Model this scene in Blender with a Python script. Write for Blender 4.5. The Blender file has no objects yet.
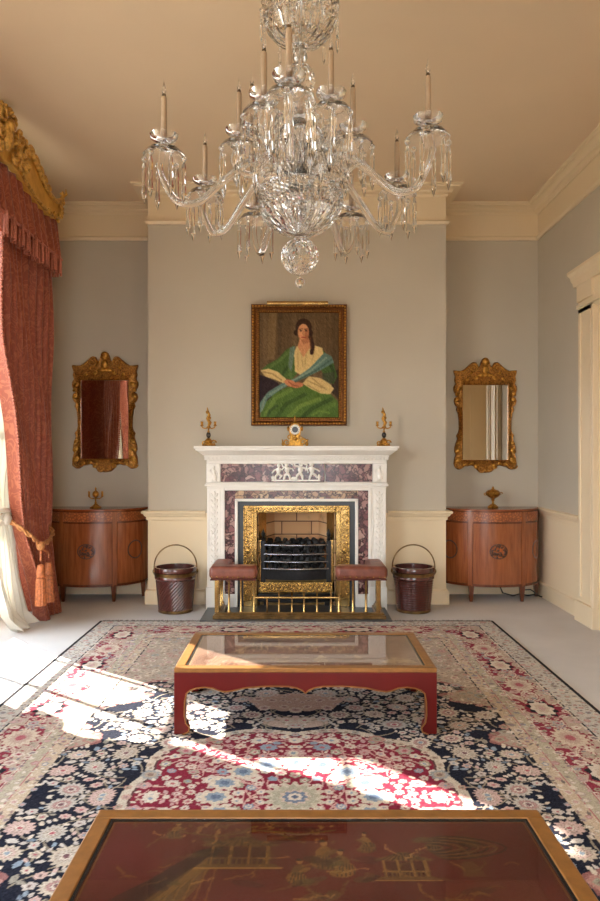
import bpy, bmesh, math, random
import numpy as np
from mathutils import Vector, Matrix
PI = math.pi
rnd = random.Random(7)
scene = bpy.context.scene
COL = scene.collection

# ------------------------------------------------------------------ camera model
F = 700.0; HX = 298.0; HY = 456.0; EYE = 1.30
def X(px, d): return (px - HX) * d / F
def Z(py, d): return EYE + (HY - py) * d / F
def FL(py): return EYE * F / (py - HY)

cam = bpy.data.cameras.new('camera'); camo = bpy.data.objects.new('camera', cam); COL.objects.link(camo)
camo.location = (0, 0, EYE); camo.rotation_euler = (PI / 2, 0, 0)
cam.sensor_fit = 'VERTICAL'; cam.sensor_height = 36.0; cam.sensor_width = 24.0
cam.lens = 36.0 * F / 901
cam.shift_x = (300 - HX) / 901.0
cam.shift_y = (HY - 450.5) / 901.0
cam.clip_start = 0.02
scene.camera = camo

# ------------------------------------------------------------------ colours / materials
def lin(c):
    c = c / 255.0
    return c / 12.92 if c <= 0.04045 else ((c + 0.055) / 1.055) ** 2.4
def S(r, g, b): return (lin(r), lin(g), lin(b))
def S4(r, g, b): return (lin(r), lin(g), lin(b), 1)

def newmat(name):
    m = bpy.data.materials.new(name); m.use_nodes = True
    nt = m.node_tree; p = nt.nodes['Principled BSDF']
    return m, nt, p
def nd(nt, t, **kw):
    n = nt.nodes.new(t)
    for k, v in kw.items(): setattr(n, k, v)
    return n
def mixc(nt, fac, a, b, mode='MIX'):
    n = nd(nt, 'ShaderNodeMix', data_type='RGBA', blend_type=mode)
    for i, v in ((0, fac), (6, a), (7, b)):
        if hasattr(v, 'node'): nt.links.new(v, n.inputs[i])
        else: n.inputs[i].default_value = v if not isinstance(v, tuple) else ((*v, 1) if len(v) == 3 else v)
    return n.outputs[2]
def ramp(nt, fac, stops):
    n = nd(nt, 'ShaderNodeValToRGB'); e = n.color_ramp.elements
    while len(e) < len(stops): e.new(0.5)
    for i, (p, c) in enumerate(stops):
        e[i].position = p; e[i].color = (*c, 1) if len(c) == 3 else c
    nt.links.new(fac, n.inputs[0]); return n.outputs[0]
def coords(nt, scale=(1, 1, 1), kind='Object', rot=(0, 0, 0)):
    tc = nd(nt, 'ShaderNodeTexCoord'); mp = nd(nt, 'ShaderNodeMapping')
    mp.inputs['Scale'].default_value = scale; mp.inputs['Rotation'].default_value = rot
    nt.links.new(tc.outputs[kind], mp.inputs[0]); return mp.outputs[0]
def noise(nt, vec, scale, detail=4, rough=.55, dist=0):
    n = nd(nt, 'ShaderNodeTexNoise'); n.inputs['Scale'].default_value = scale
    n.inputs['Detail'].default_value = detail; n.inputs['Roughness'].default_value = rough
    n.inputs['Distortion'].default_value = dist
    nt.links.new(vec, n.inputs['Vector']); return n.outputs[0]
def bump(nt, p, h, strength=.3, dist=.01):
    b = nd(nt, 'ShaderNodeBump'); b.inputs['Strength'].default_value = strength; b.inputs['Distance'].default_value = dist
    nt.links.new(h, b.inputs['Height']); nt.links.new(b.outputs[0], p.inputs['Normal'])
def simple(name, col, rough=.5, metal=0, spec=.5, nscale=0, namt=.08, bstr=0, coat=0):
    m, nt, p = newmat(name)
    p.inputs['Roughness'].default_value = rough; p.inputs['Metallic'].default_value = metal
    p.inputs['Specular IOR Level'].default_value = spec; p.inputs['Coat Weight'].default_value = coat
    p.inputs['Coat Roughness'].default_value = .06
    if nscale:
        v = coords(nt); n = noise(nt, v, nscale)
        lo = tuple(c * (1 - namt) for c in col); hi = tuple(min(1, c * (1 + namt)) for c in col)
        nt.links.new(ramp(nt, n, [(.3, lo), (.7, hi)]), p.inputs['Base Color'])
        if bstr: bump(nt, p, n, bstr, .004)
    else:
        p.inputs['Base Color'].default_value = (*col, 1)
    return m

M = {}
CREAM = S(232, 212, 178)
M['cream'] = simple('cream_paint', CREAM, .45, nscale=3, namt=.02)
M['white_wood'] = simple('white_gloss_paint', S(232, 222, 202), .35)
M['ceiling'] = simple('ceiling_paint', S(228, 204, 172), .8, nscale=1.2, namt=.02)
# two-colour wall: grey paint between the rails, cream below and in the frieze
DADO_Z = .80; FRIEZE_Z = 3.345; CEIL = 3.66
m, nt, p = newmat('wall_paint')
geo = nd(nt, 'ShaderNodeNewGeometry'); sep = nd(nt, 'ShaderNodeSeparateXYZ'); nt.links.new(geo.outputs['Position'], sep.inputs[0])
def mathn(nt, op, a, b):
    n = nd(nt, 'ShaderNodeMath', operation=op)
    for i, v in ((0, a), (1, b)):
        if hasattr(v, 'node'): nt.links.new(v, n.inputs[i])
        else: n.inputs[i].default_value = v
    return n.outputs[0]
hi = mathn(nt, 'GREATER_THAN', sep.outputs[2], DADO_Z); lo = mathn(nt, 'LESS_THAN', sep.outputs[2], FRIEZE_Z)
fac = mathn(nt, 'MULTIPLY', hi, lo)
gn = noise(nt, geo.outputs['Position'], 1.5)
grey = ramp(nt, gn, [(.3, S(195, 185, 167)), (.7, S(200, 190, 172))])
nt.links.new(mixc(nt, fac, CREAM, grey), p.inputs['Base Color']); p.inputs['Roughness'].default_value = .6
p.inputs['Specular IOR Level'].default_value = .3
M['wall'] = m
# carpet
m, nt, p = newmat('beige_carpet')
v = coords(nt); a = noise(nt, v, 2.2, 5); b = noise(nt, v, 260, 2)
c1 = ramp(nt, a, [(.3, S(198, 194, 192)), (.7, S(212, 208, 206))])
nt.links.new(mixc(nt, .25, c1, ramp(nt, b, [(.3, S(172, 168, 164)), (.7, S(226, 223, 220))])), p.inputs['Base Color'])
p.inputs['Roughness'].default_value = .95; p.inputs['Specular IOR Level'].default_value = .1
bump(nt, p, b, .25, .004); M['carpet'] = m
# gold
def goldmat(name, lo, hi_, rough=.36, scale=40, bs=.25):
    m, nt, p = newmat(name); v = coords(nt); n = noise(nt, v, scale, 5, .6)
    nt.links.new(ramp(nt, n, [(.3, lo), (.62, hi_)]), p.inputs['Base Color'])
    p.inputs['Metallic'].default_value = .85; p.inputs['Roughness'].default_value = rough
    if bs: bump(nt, p, n, bs, .006)
    return m
M['gilt'] = goldmat('gilded_wood', S(120, 76, 28), S(214, 158, 70), .42, 45)
M['gilt_dark'] = goldmat('aged_gilding', S(84, 50, 22), S(190, 132, 62), .42, 70, .35)
M['gilt_bright'] = goldmat('bright_gilding', S(150, 100, 36), S(240, 194, 104), .42, 30)
for k_ in ('gilt_bright',): M[k_].node_tree.nodes['Principled BSDF'].inputs['Metallic'].default_value = .55
M['gilt_old'] = goldmat('old_frame_gilding', S(70, 38, 18), S(142, 92, 46), .45, 80, .4)
M['gilt_pelmet'] = goldmat('pelmet_gilding', S(206, 152, 62), S(240, 194, 100), .5, 8, .05)
M['gilt_pelmet'].node_tree.nodes['Principled BSDF'].inputs['Metallic'].default_value = .5
M['brass'] = goldmat('polished_brass', S(140, 108, 60), S(206, 170, 108), .2, 7, .03)
M['brass_dark'] = goldmat('worn_brass', S(92, 72, 44), S(150, 120, 76), .32, 14, .05)
M['brass_carved'] = goldmat('chased_brass', S(92, 62, 26), S(224, 182, 104), .24, 60, .8)
M['iron'] = simple('black_iron', S(38, 38, 40), .42, .6, nscale=60, namt=.2)
M['steel'] = simple('burnished_steel', S(158, 160, 166), .25, .95); M['silver'] = simple('silvered_metal', S(206, 204, 200), .2, 1)
M['slate'] = simple('grey_slate', S(62, 64, 68), .35, nscale=20, namt=.15)
M['coal'] = simple('coal', S(26, 25, 25), .5, 0, .5, nscale=60, namt=.5, bstr=.5)
M['marble_white'] = simple('white_marble', S(240, 235, 226), .35, nscale=9, namt=.03)
# breccia marble
def breccia(name, a, b, c, scale):
    m, nt, p = newmat(name); v = coords(nt)
    nz = nd(nt, 'ShaderNodeTexNoise'); nz.inputs['Scale'].default_value = 14; nt.links.new(v, nz.inputs['Vector'])
    vv = mixc(nt, .12, v, nz.outputs['Color'])
    vo = nd(nt, 'ShaderNodeTexVoronoi', feature='F1'); vo.inputs['Scale'].default_value = scale; nt.links.new(vv, vo.inputs['Vector'])
    ve = nd(nt, 'ShaderNodeTexVoronoi', feature='DISTANCE_TO_EDGE'); ve.inputs['Scale'].default_value = scale; nt.links.new(vv, ve.inputs['Vector'])
    sp = nd(nt, 'ShaderNodeSeparateColor'); nt.links.new(vo.outputs['Color'], sp.inputs[0])
    base = ramp(nt, sp.outputs[0], [(.1, a), (.5, b), (.9, c)])
    edge = ramp(nt, ve.outputs['Distance'], [(.02, (0, 0, 0)), (.16, (1, 1, 1))])
    nt.links.new(mixc(nt, edge, S(52, 30, 32), base), p.inputs['Base Color'])
    p.inputs['Roughness'].default_value = .22; return m
M['breccia'] = breccia('purple_breccia_marble', S(92, 52, 58), S(134, 84, 84), S(178, 140, 130), 24)
M['breccia_warm'] = breccia('tan_breccia_marble', S(112, 68, 62), S(168, 128, 96), S(196, 164, 128), 24)
# fire brick
m, nt, p = newmat('fire_brick'); v = coords(nt, (1, 1, 1), 'Object', (PI / 2, 0, 0))
br = nd(nt, 'ShaderNodeTexBrick'); br.inputs['Scale'].default_value = 1.0
br.inputs['Brick Width'].default_value = .27; br.inputs['Row Height'].default_value = .118; br.inputs['Mortar Size'].default_value = .005
br.inputs['Color1'].default_value = S4(228, 186, 138); br.inputs['Color2'].default_value = S4(214, 164, 118); br.inputs['Mortar'].default_value = S4(110, 80, 60)
nt.links.new(v, br.inputs['Vector'])
sn = noise(nt, coords(nt), 5, 4)
nt.links.new(mixc(nt, ramp(nt, sn, [(.55, (0, 0, 0)), (.75, (.7, .7, .7))]), br.outputs['Color'], S(66, 44, 34)), p.inputs['Base Color'])
p.inputs['Roughness'].default_value = .85; M['firebrick'] = m
# woods
def wood(name, lo, hi_, scale=(14, 14, 1.2), rough=.25, coat=.5):
    m, nt, p = newmat(name); v = coords(nt, scale)
    n = noise(nt, v, 3, 6, .6, .6); w = noise(nt, coords(nt, (1, 1, 1)), 3.5, 2)
    c = ramp(nt, n, [(.3, lo), (.7, hi_)])
    nt.links.new(mixc(nt, mathn(nt, 'MULTIPLY', w, .35), c, lo), p.inputs['Base Color'])
    p.inputs['Roughness'].default_value = rough; p.inputs['Coat Weight'].default_value = coat; p.inputs['Coat Roughness'].default_value = .12
    return m
M['satinwood'] = wood('satinwood_veneer', S(130, 68, 36), S(178, 104, 60))
M['satin_dark'] = wood('dark_crossbanding', S(84, 40, 22), S(124, 64, 34))
M['satin_top'] = wood('satinwood_top', S(128, 62, 30), S(168, 92, 50), (1.4, 12, 12))
M['inlay'] = simple('dark_marquetry', S(78, 42, 22), .3, nscale=80, namt=.5)
m, nt, p = newmat('inlaid_frieze'); v = coords(nt, (1, 1, 1)); vo = nd(nt, 'ShaderNodeTexVoronoi', feature='DISTANCE_TO_EDGE'); vo.inputs['Scale'].default_value = 42; nt.links.new(v, vo.inputs['Vector'])
nt.links.new(ramp(nt, vo.outputs['Distance'], [(.02, S(126, 64, 34)), (.25, S(184, 106, 58))]), p.inputs['Base Color']); p.inputs['Roughness'].default_value = .28; p.inputs['Coat Weight'].default_value = .5; p.inputs['Coat Roughness'].default_value = .12
M['satin_frieze'] = m
M['mahogany'] = wood('mahogany', S(66, 28, 24), S(98, 44, 36), (6, 6, 2), .22, .7)
M['mahogany_dark'] = simple('dark_inside', S(44, 30, 22), .6)
M['lacquer_red'] = simple('red_lacquer', S(92, 13, 9), .42, 0, .3, nscale=8, namt=.12, coat=0)
M['gold_paint'] = simple('gold_painted_edge', S(142, 95, 44), .42, .2, nscale=30, namt=.15)
# leather
m, nt, p = newmat('tan_leather'); v = coords(nt); n = noise(nt, v, 14, 5); n2 = noise(nt, v, 180, 2)
nt.links.new(ramp(nt, n, [(.3, S(104, 52, 38)), (.7, S(142, 80, 60))]), p.inputs['Base Color']); p.inputs['Roughness'].default_value = .42
bump(nt, p, n2, .2, .003); M['leather'] = m
# damask
m, nt, p = newmat('red_damask')
v = coords(nt, (1, 1, .8)); nz = nd(nt, 'ShaderNodeTexNoise'); nz.inputs['Scale'].default_value = 6; nt.links.new(v, nz.inputs['Vector'])
vv = mixc(nt, .25, v, nz.outputs['Color'])
vo = nd(nt, 'ShaderNodeTexVoronoi', feature='SMOOTH_F1'); vo.inputs['Scale'].default_value = 24; nt.links.new(vv, vo.inputs['Vector'])
wv = mathn(nt, 'SINE', mathn(nt, 'MULTIPLY', vo.outputs['Distance'], 26), 0)
cc = ramp(nt, wv, [(.1, S(158, 76, 52)), (.8, S(182, 102, 70))])
nt.links.new(cc, p.inputs['Base Color']); p.inputs['Roughness'].default_value = .55
p.inputs['Sheen Weight'].default_value = .3
tr = nd(nt, 'ShaderNodeBsdfTranslucent'); nt.links.new(cc, tr.inputs[0])
mx = nd(nt, 'ShaderNodeMixShader'); mx.inputs[0].default_value = .22
nt.links.new(p.outputs[0], mx.inputs[1]); nt.links.new(tr.outputs[0], mx.inputs[2])
nt.links.new(mx.outputs[0], nt.nodes['Material Output'].inputs[0]); M['damask'] = m
M['fringe'] = simple('red_fringe', S(178, 106, 84), .7, nscale=90, namt=.3)
M['tassel'] = simple('red_gold_tassel', S(176, 100, 56), .6, nscale=60, namt=.45)
M['rope'] = simple('red_gold_rope', S(188, 128, 76), .6, nscale=50, namt=.4)
# net
m, nt, p = newmat('white_net'); p.inputs['Base Color'].default_value = S4(236, 234, 226); p.inputs['Roughness'].default_value = .9
tr = nd(nt, 'ShaderNodeBsdfTranslucent'); tr.inputs[0].default_value = S4(240, 236, 226)
mx = nd(nt, 'ShaderNodeMixShader'); mx.inputs[0].default_value = .3
nt.links.new(p.outputs[0], mx.inputs[1]); nt.links.new(tr.outputs[0], mx.inputs[2])
nt.links.new(mx.outputs[0], nt.nodes['Material Output'].inputs[0]); M['net'] = m
# glass kinds
m, nt, p = newmat('crystal'); p.inputs['Base Color'].default_value = (1, 1, 1, 1); p.inputs['Transmission Weight'].default_value = 1
p.inputs['Roughness'].default_value = 0; p.inputs['IOR'].default_value = 1.56; M['crystal'] = m
def sheet(name, ior=1.5):
    m, nt, p = newmat(name); nt.nodes.remove(p)
    t = nd(nt, 'ShaderNodeBsdfTransparent'); g = nd(nt, 'ShaderNodeBsdfGlossy'); g.inputs['Roughness'].default_value = .0
    lw = nd(nt, 'ShaderNodeLayerWeight'); lw.inputs[0].default_value = .5; f0 = ((ior - 1) / (ior + 1)) ** 2
    fz = mathn(nt, 'ADD', mathn(nt, 'MULTIPLY', mathn(nt, 'POWER', lw.outputs['Facing'], 5.0), 1 - f0), f0)
    mx = nd(nt, 'ShaderNodeMixShader'); nt.links.new(fz, mx.inputs[0]); nt.links.new(t.outputs[0], mx.inputs[1]); nt.links.new(g.outputs[0], mx.inputs[2])
    nt.links.new(mx.outputs[0], nt.nodes['Material Output'].inputs[0]); return m
M['pane'] = sheet('window_glass', 1.45); M['glass_top'] = sheet('table_glass', 1.45)
m, nt, p = newmat('mirror_silver'); p.inputs['Metallic'].default_value = 1; p.inputs['Roughness'].default_value = .015
p.inputs['Base Color'].default_value = (.8, .79, .76, 1); M['mirror'] = m
M['candle'] = simple('candle_card', S(178, 152, 124), .5)
M['bulb_base'] = simple('bulb_collar', S(90, 74, 54), .3, .7)
M['cord'] = simple('black_cord', S(24, 22, 22), .5)
M['threshold'] = simple('dark_floorboards', S(66, 52, 42), .5, nscale=20, namt=.2)
M['enamel'] = simple('white_enamel', S(226, 222, 210), .3)
M['enamel_dark'] = simple('dark_dial', S(48, 44, 46), .35)
M['dark_stone'] = simple('dark_stone', S(50, 44, 40), .25)
M['backing'] = simple('rug_backing', S(70, 56, 52), .9)
M['wool'] = simple('wool_fringe', S(120, 112, 108), .9)
def attr_mat(name, rough, coat=0, bscale=0, bs=.3, spec=.5):
    m, nt, p = newmat(name); a = nd(nt, 'ShaderNodeAttribute', attribute_name='Col')
    c = a.outputs['Color']
    if bscale:
        n = noise(nt, coords(nt), bscale, 2)
        c = mixc(nt, .35, c, ramp(nt, n, [(.3, (.25, .25, .25)), (.7, (.8, .8, .8))]), 'OVERLAY'); bump(nt, p, n, bs, .003)
    nt.links.new(c, p.inputs['Base Color']); p.inputs['Roughness'].default_value = rough
    p.inputs['Coat Weight'].default_value = coat; p.inputs['Specular IOR Level'].default_value = spec; return m
M['rug'] = attr_mat('rug_pile', .95, 0, 220, .3, .1)
M['canvas'] = attr_mat('oil_paint', .6, 0, 160, .12, .2)
M['lacquer_pic'] = attr_mat('painted_lacquer', .5, 0, 0, .3, .1)

# ------------------------------------------------------------------ mesh builder
ORG = {}
def finish(o, parent, origin):
    COL.objects.link(o)
    if parent is not None:
        o.parent = parent; ORG[o] = ORG[parent]
    else:
        o.location = origin; ORG[o] = Vector(origin)
class MB:
    def __init__(s): s.v = []; s.f = []
    def add(s, vs, fs):
        n = len(s.v); s.v += [tuple(p) for p in vs]; s.f += [tuple(i + n for i in f) for f in fs]; return s
    def box(s, x0, x1, y0, y1, z0, z1):
        return s.add([(x, y, z) for z in (z0, z1) for y in (y0, y1) for x in (x0, x1)],
                     [(0, 2, 3, 1), (4, 5, 7, 6), (0, 1, 5, 4), (2, 6, 7, 3), (0, 4, 6, 2), (1, 3, 7, 5)])
    def lathe(s, prof, c=(0, 0, 0), n=24, mod=None, sx=1, sy=1, cap=True):
        vs = []; fs = []
        for j, (r, z) in enumerate(prof):
            for i in range(n):
                t = 2 * PI * i / n; rr = mod(t, r, z, j) if mod else r
                vs.append((c[0] + sx * rr * math.cos(t), c[1] + sy * rr * math.sin(t), c[2] + z))
        for j in range(len(prof) - 1):
            for i in range(n):
                a = j * n + i; b = j * n + (i + 1) % n; fs.append((a, b, b + n, a + n))
        if cap:
            fs.append(tuple(range(n - 1, -1, -1))); k = (len(prof) - 1) * n; fs.append(tuple(range(k, k + n)))
        return s.add(vs, fs)
    def tube(s, pts, r, n=8, closed=False):
        pts = [Vector(p) for p in pts]; m = len(pts); R = r if isinstance(r, (list, tuple)) else [r] * m
        vs = []; fs = []; up = None
        for i, p in enumerate(pts):
            if closed: t = pts[(i + 1) % m] - pts[i - 1]
            else: t = pts[min(i + 1, m - 1)] - pts[max(i - 1, 0)]
            t.normalize()
            if up is None:
                up = Vector((0, 0, 1)) if abs(t.z) < .9 else Vector((1, 0, 0))
            up = (up - t * up.dot(t)); up.normalize(); w = t.cross(up)
            for k in range(n):
                a = 2 * PI * k / n; vs.append(p + (up * math.cos(a) + w * math.sin(a)) * R[i])
        for i in range(m if closed else m - 1):
            for k in range(n):
                a = i * n + k; b = i * n + (k + 1) % n; j = ((i + 1) % m) * n
                fs.append((a, b, j + (k + 1) % n, j + k))
        if not closed:
            fs.append(tuple(range(n - 1, -1, -1))); fs.append(tuple(range((m - 1) * n, m * n)))
        return s.add(vs, fs)
    def ell(s, c, r, n=12, m=8, rot=None):
        if not isinstance(r, (list, tuple)): r = (r, r, r)
        vs = [Vector((0, 0, -r[2]))]; fs = []
        for j in range(1, m):
            a = -PI / 2 + PI * j / m
            for i in range(n):
                t = 2 * PI * i / n; vs.append(Vector((r[0] * math.cos(a) * math.cos(t), r[1] * math.cos(a) * math.sin(t), r[2] * math.sin(a))))
        vs.append(Vector((0, 0, r[2])))
        for i in range(n):
            fs.append((0, 1 + (i + 1) % n, 1 + i)); k = 1 + (m - 2) * n; fs.append((k + i, k + (i + 1) % n, len(vs) - 1))
        for j in range(m - 2):
            for i in range(n):
                a = 1 + j * n + i; b = 1 + j * n + (i + 1) % n; fs.append((a, b, b + n, a + n))
        if rot: vs = [rot @ v for v in vs]
        return s.add([v + Vector(c) for v in vs], fs)
    def prism(s, poly, ax, a0, a1):
        n = len(poly)
        def mk(p, a): return {'y': (p[0], a, p[1]), 'x': (a, p[0], p[1]), 'z': (p[0], p[1], a)}[ax]
        return s.add([mk(p, a0) for p in poly] + [mk(p, a1) for p in poly],
                     [tuple(range(n)), tuple(range(2 * n - 1, n - 1, -1))] + [(i, (i + 1) % n, n + (i + 1) % n, n + i) for i in range(n)])
    def sweep(s, prof, path, closed=False):
        n = len(path); k = len(prof); vs = []; fs = []
        for i in range(n):
            p = Vector(path[i]); ns = []
            for a, b in ((i - 1, i), (i, i + 1)):
                if not closed and (a < 0 or b >= n): continue
                d = Vector(path[b % n]) - Vector(path[a % n]); d.normalize(); ns.append(Vector((-d.y, d.x)))
            if len(ns) == 2:
                h = ns[0] + ns[1]; h = h * (2 / h.length_squared)
            else: h = ns[0]
            for (o, z) in prof: vs.append((p.x + h.x * o, p.y + h.y * o, z))
        for i in range(n if closed else n - 1):
            for j in range(k):
                a = i * k + j; b = i * k + (j + 1) % k; c = ((i + 1) % n) * k
                fs.append((a, b, c + (j + 1) % k, c + j))
        if not closed:
            fs.append(tuple(range(k))); fs.append(tuple(range(n * k - 1, (n - 1) * k - 1, -1)))
        return s.add(vs, fs)
    def spiral(s, c, r0, turns, r, ax='y', flip=1, a0=0, n=26, squash=1):
        pts = []
        for i in range(n + 1):
            t = i / n; a = a0 + flip * t * turns * 2 * PI; rr = r0 * (1 - .85 * t)
            u, w = rr * math.cos(a), rr * math.sin(a) * squash
            pts.append((c[0] + u, c[1], c[2] + w) if ax == 'y' else (c[0], c[1] + u, c[2] + w))
        return s.tube(pts, [r * (1 - .5 * i / n) for i in range(n + 1)], 6)
    def build(s, name, mat, parent=None, smooth=None, bevel=0, seg=2, label=None, struct=False, recalc=True, solid=0):
        if parent is not None: org = ORG[parent]
        elif struct: org = Vector((0, 0, 0))
        else:
            xs = [p[0] for p in s.v]; ys = [p[1] for p in s.v]; zs = [p[2] for p in s.v]
            org = Vector(((min(xs) + max(xs)) / 2, (min(ys) + max(ys)) / 2, min(zs)))
        me = bpy.data.meshes.new(name); me.from_pydata([(p[0] - org[0], p[1] - org[1], p[2] - org[2]) for p in s.v], [], s.f)
        if recalc:
            bm = bmesh.new(); bm.from_mesh(me); bmesh.ops.recalc_face_normals(bm, faces=bm.faces); bm.to_mesh(me); bm.free()
        if smooth is not None:
            me.shade_smooth()
            if smooth < 179: me.set_sharp_from_angle(angle=math.radians(smooth))
        me.materials.append(M[mat] if isinstance(mat, str) else mat)
        o = bpy.data.objects.new(name, me); finish(o, parent, org)
        if bevel:
            b = o.modifiers.new('bevel', 'BEVEL'); b.width = bevel; b.segments = seg; b.limit_method = 'ANGLE'; b.angle_limit = math.radians(40)
        if solid:
            b = o.modifiers.new('solid', 'SOLIDIFY'); b.thickness = solid; b.offset = 0
        if label: o['label'] = label
        if struct and parent is None: o['kind'] = 'structure'
        return o
def tag(o, label, cat, group=None):
    o['label'] = label; o['category'] = cat
    if group: o['group'] = group
    return o
def thing(name, loc, label, cat, group=None):
    o = bpy.data.objects.new(name, None); o.empty_display_size = .1; COL.objects.link(o); o.location = loc; ORG[o] = Vector(loc)
    return tag(o, label, cat, group)
def copy_tree(o, parent=None):
    c = o.copy(); COL.objects.link(c)
    if parent is not None: c.parent = parent
    for ch in list(o.children):
        a = ch.copy(); COL.objects.link(a); a.parent = c
        for g in list(ch.children):
            b = g.copy(); COL.objects.link(b); b.parent = a
    return c

# ------------------------------------------------------------------ the room
XR = 2.266; XL = -2.40; YB = 6.61; YC = 6.15; CL = -1.318; CR = 1.30; YN = -2.6; T = .25
MB().box(XL - .6, XR + 1.0, YN - .3, YB + .3, -.1, 0).build('floor', 'carpet', struct=True)
MB().box(XL - T, XR + .9, YN - .3, YB + .3, CEIL, CEIL + .1).build('ceiling', 'ceiling', struct=True)
b = MB(); b.box(XL - T, XR + T, YB, YB + .2, 0, CEIL); b.build('wall_back', 'wall', struct=True)
FILL_W3 = (-1.05, .95, .35, 3.1)  # rear window behind the camera, added to give even frontal fill
b = MB(); b.box(XL - T, FILL_W3[0], YN - .2, YN, 0, CEIL); b.box(FILL_W3[1], XR + T, YN - .2, YN, 0, CEIL); b.box(FILL_W3[0], FILL_W3[1], YN - .2, YN, 0, FILL_W3[2]); b.box(FILL_W3[0], FILL_W3[1], YN - .2, YN, FILL_W3[3], CEIL)
b.build('wall_rear', 'wall', struct=True)
b = MB(); yg = YN - .1
for k in range(5):
    x = FILL_W3[0] + (FILL_W3[1] - FILL_W3[0]) * k / 4; h = .05 if k in (0, 4) else .015; b.box(max(FILL_W3[0], x - h), min(FILL_W3[1], x + h), yg - .02, yg + .02, FILL_W3[2], FILL_W3[3])
for k in range(5):
    z = FILL_W3[2] + (FILL_W3[3] - FILL_W3[2]) * k / 4; h = .05 if k in (0, 4) else .015; b.box(FILL_W3[0], FILL_W3[1], yg - .02, yg + .02, max(FILL_W3[2], z - h), min(FILL_W3[3], z + h))
w3 = b.build('window_3', 'white_wood', struct=True)
MB().box(FILL_W3[0], FILL_W3[1], yg - .002, yg + .002, FILL_W3[2], FILL_W3[3]).build('window_pane', 'pane', w3)
# chimney breast with the fire opening
FO = (-.47, .445, .90)
b = MB(); b.box(CL, FO[0], YC, YB, 0, CEIL); b.box(FO[1], CR, YC, YB, 0, CEIL); b.box(FO[0], FO[1], YC, YB, FO[2], CEIL); b.box(FO[0], FO[1], 6.45, YB, 0, FO[2])
b.build('wall_chimney', 'wall', struct=True)
# left wall: curtained window opening, plus an unseen one added for fill light
W1 = (3.78, 5.62, .30, 3.18); FILL_W2 = (.72, 2.70, .30, 3.18)
b = MB()
for y0, y1, z0, z1 in ((YN, FILL_W2[0], 0, CEIL), (FILL_W2[1], W1[0], 0, CEIL), (W1[1], YB, 0, CEIL), (FILL_W2[0], FILL_W2[1], 0, FILL_W2[2]), (FILL_W2[0], FILL_W2[1], FILL_W2[3], CEIL), (W1[0], W1[1], 0, W1[2]), (W1[0], W1[1], W1[3], CEIL)):
    b.box(XL - T, XL, y0, y1, z0, z1)
b.build('wall_left', 'wall', struct=True)
DY0, DY1, DZ = 4.05, 5.235, 2.42
b = MB(); b.box(XR, XR + T, YN, DY0, 0, CEIL); b.box(XR, XR + T, DY1, YB, 0, CEIL); b.box(XR, XR + T, DY0, DY1, DZ, CEIL)
b.build('wall_right', 'wall', struct=True)
# mouldings
outline = [(XR, YN), (XR, YB), (CR, YB), (CR, YC), (CL, YC), (CL, YB), (XL, YB), (XL, YN)]
corn = [(0, CEIL - .085), (.012, CEIL - .085), (.016, CEIL - .07), (.03, CEIL - .06), (.045, CEIL - .056), (.05, CEIL - .045), (.075, CEIL - .03), (.1, CEIL - .026), (.105, CEIL - .016), (.125, CEIL - .012), (.128, CEIL), (0, CEIL)]
MB().sweep(corn, outline, True).build('trim_1', 'cream', struct=True, smooth=30)
fr = [(0, FRIEZE_Z - .012), (.018, FRIEZE_Z - .012), (.026, FRIEZE_Z), (.03, FRIEZE_Z + .012), (.02, FRIEZE_Z + .022), (0, FRIEZE_Z + .024)]
MB().sweep(fr, outline, True).build('trim_2', 'cream', struct=True, smooth=30)
dado = [(0, .735), (.012, .74), (.014, .765), (.03, .775), (.034, .79), (.05, .798), (.052, .812), (.044, .82), (0, .82)]
base = [(0, 0), (.024, 0), (.024, .105), (.018, .118), (.01, .125), (0, .128)]
rightp = [(XR, 5.56), (XR, YB), (CR, YB), (CR, YC), (.79, YC)]; leftp = [(-.815, YC), (CL, YC), (CL, YB), (XL, YB), (XL, 5.75)]
MB().sweep(dado, rightp).build('trim_3', 'cream', struct=True, smooth=30)
MB().sweep(dado, leftp).build('trim_4', 'cream', struct=True, smooth=30)
MB().sweep(dado, [(XR, YN), (XR, 3.72)]).build('trim_5', 'cream', struct=True, smooth=30)
MB().sweep(base, rightp).build('baseboard_right', 'cream', struct=True, smooth=30)
MB().sweep(base, leftp).build('baseboard_left', 'cream', struct=True, smooth=30)
MB().sweep(base, [(XR, YN), (XR, 3.72)]).build('baseboard_near', 'cream', struct=True, smooth=30)
# windows (sashes with glazing bars)
def window(n, W):
    y0, y1, z0, z1 = W; xg = XL - .14
    b = MB(); w = .06
    b.box(xg - .03, xg + .03, y0, y0 + w, z0, z1); b.box(xg - .03, xg + .03, y1 - w, y1, z0, z1)
    b.box(xg - .03, xg + .03, y0, y1, z0, z0 + w); b.box(xg - .03, xg + .03, y0, y1, z1 - w, z1)
    o = b.build('window_%d' % n, 'white_wood', struct=True, bevel=.006)
    g = MB()
    for k in (1, 2, 3):
        y = y0 + (y1 - y0) * k / 4; g.box(xg - .012, xg + .012, y - .012, y + .012, z0 + w, z1 - w)
    for k in (1, 2, 3):
        z = z0 + (z1 - z0) * k / 4; hh = .022 if k == 2 else .012; g.box(xg - .013, xg + .013, y0 + w, y1 - w, z - hh, z + hh)
    g.build('glazing_bars', 'white_wood', o)
    MB().box(xg - .002, xg + .002, y0 + w, y1 - w, z0 + w, z1 - w).build('window_pane', 'pane', o)
    MB().box(XL - .11, XL + .04, y0 - .03, y1 + .03, z0 - .04, z0).build('window_sill', 'white_wood', o, bevel=.008)
window(1, W1); window(2, FILL_W2)  # the second is out of view, added to brighten the room
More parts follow.
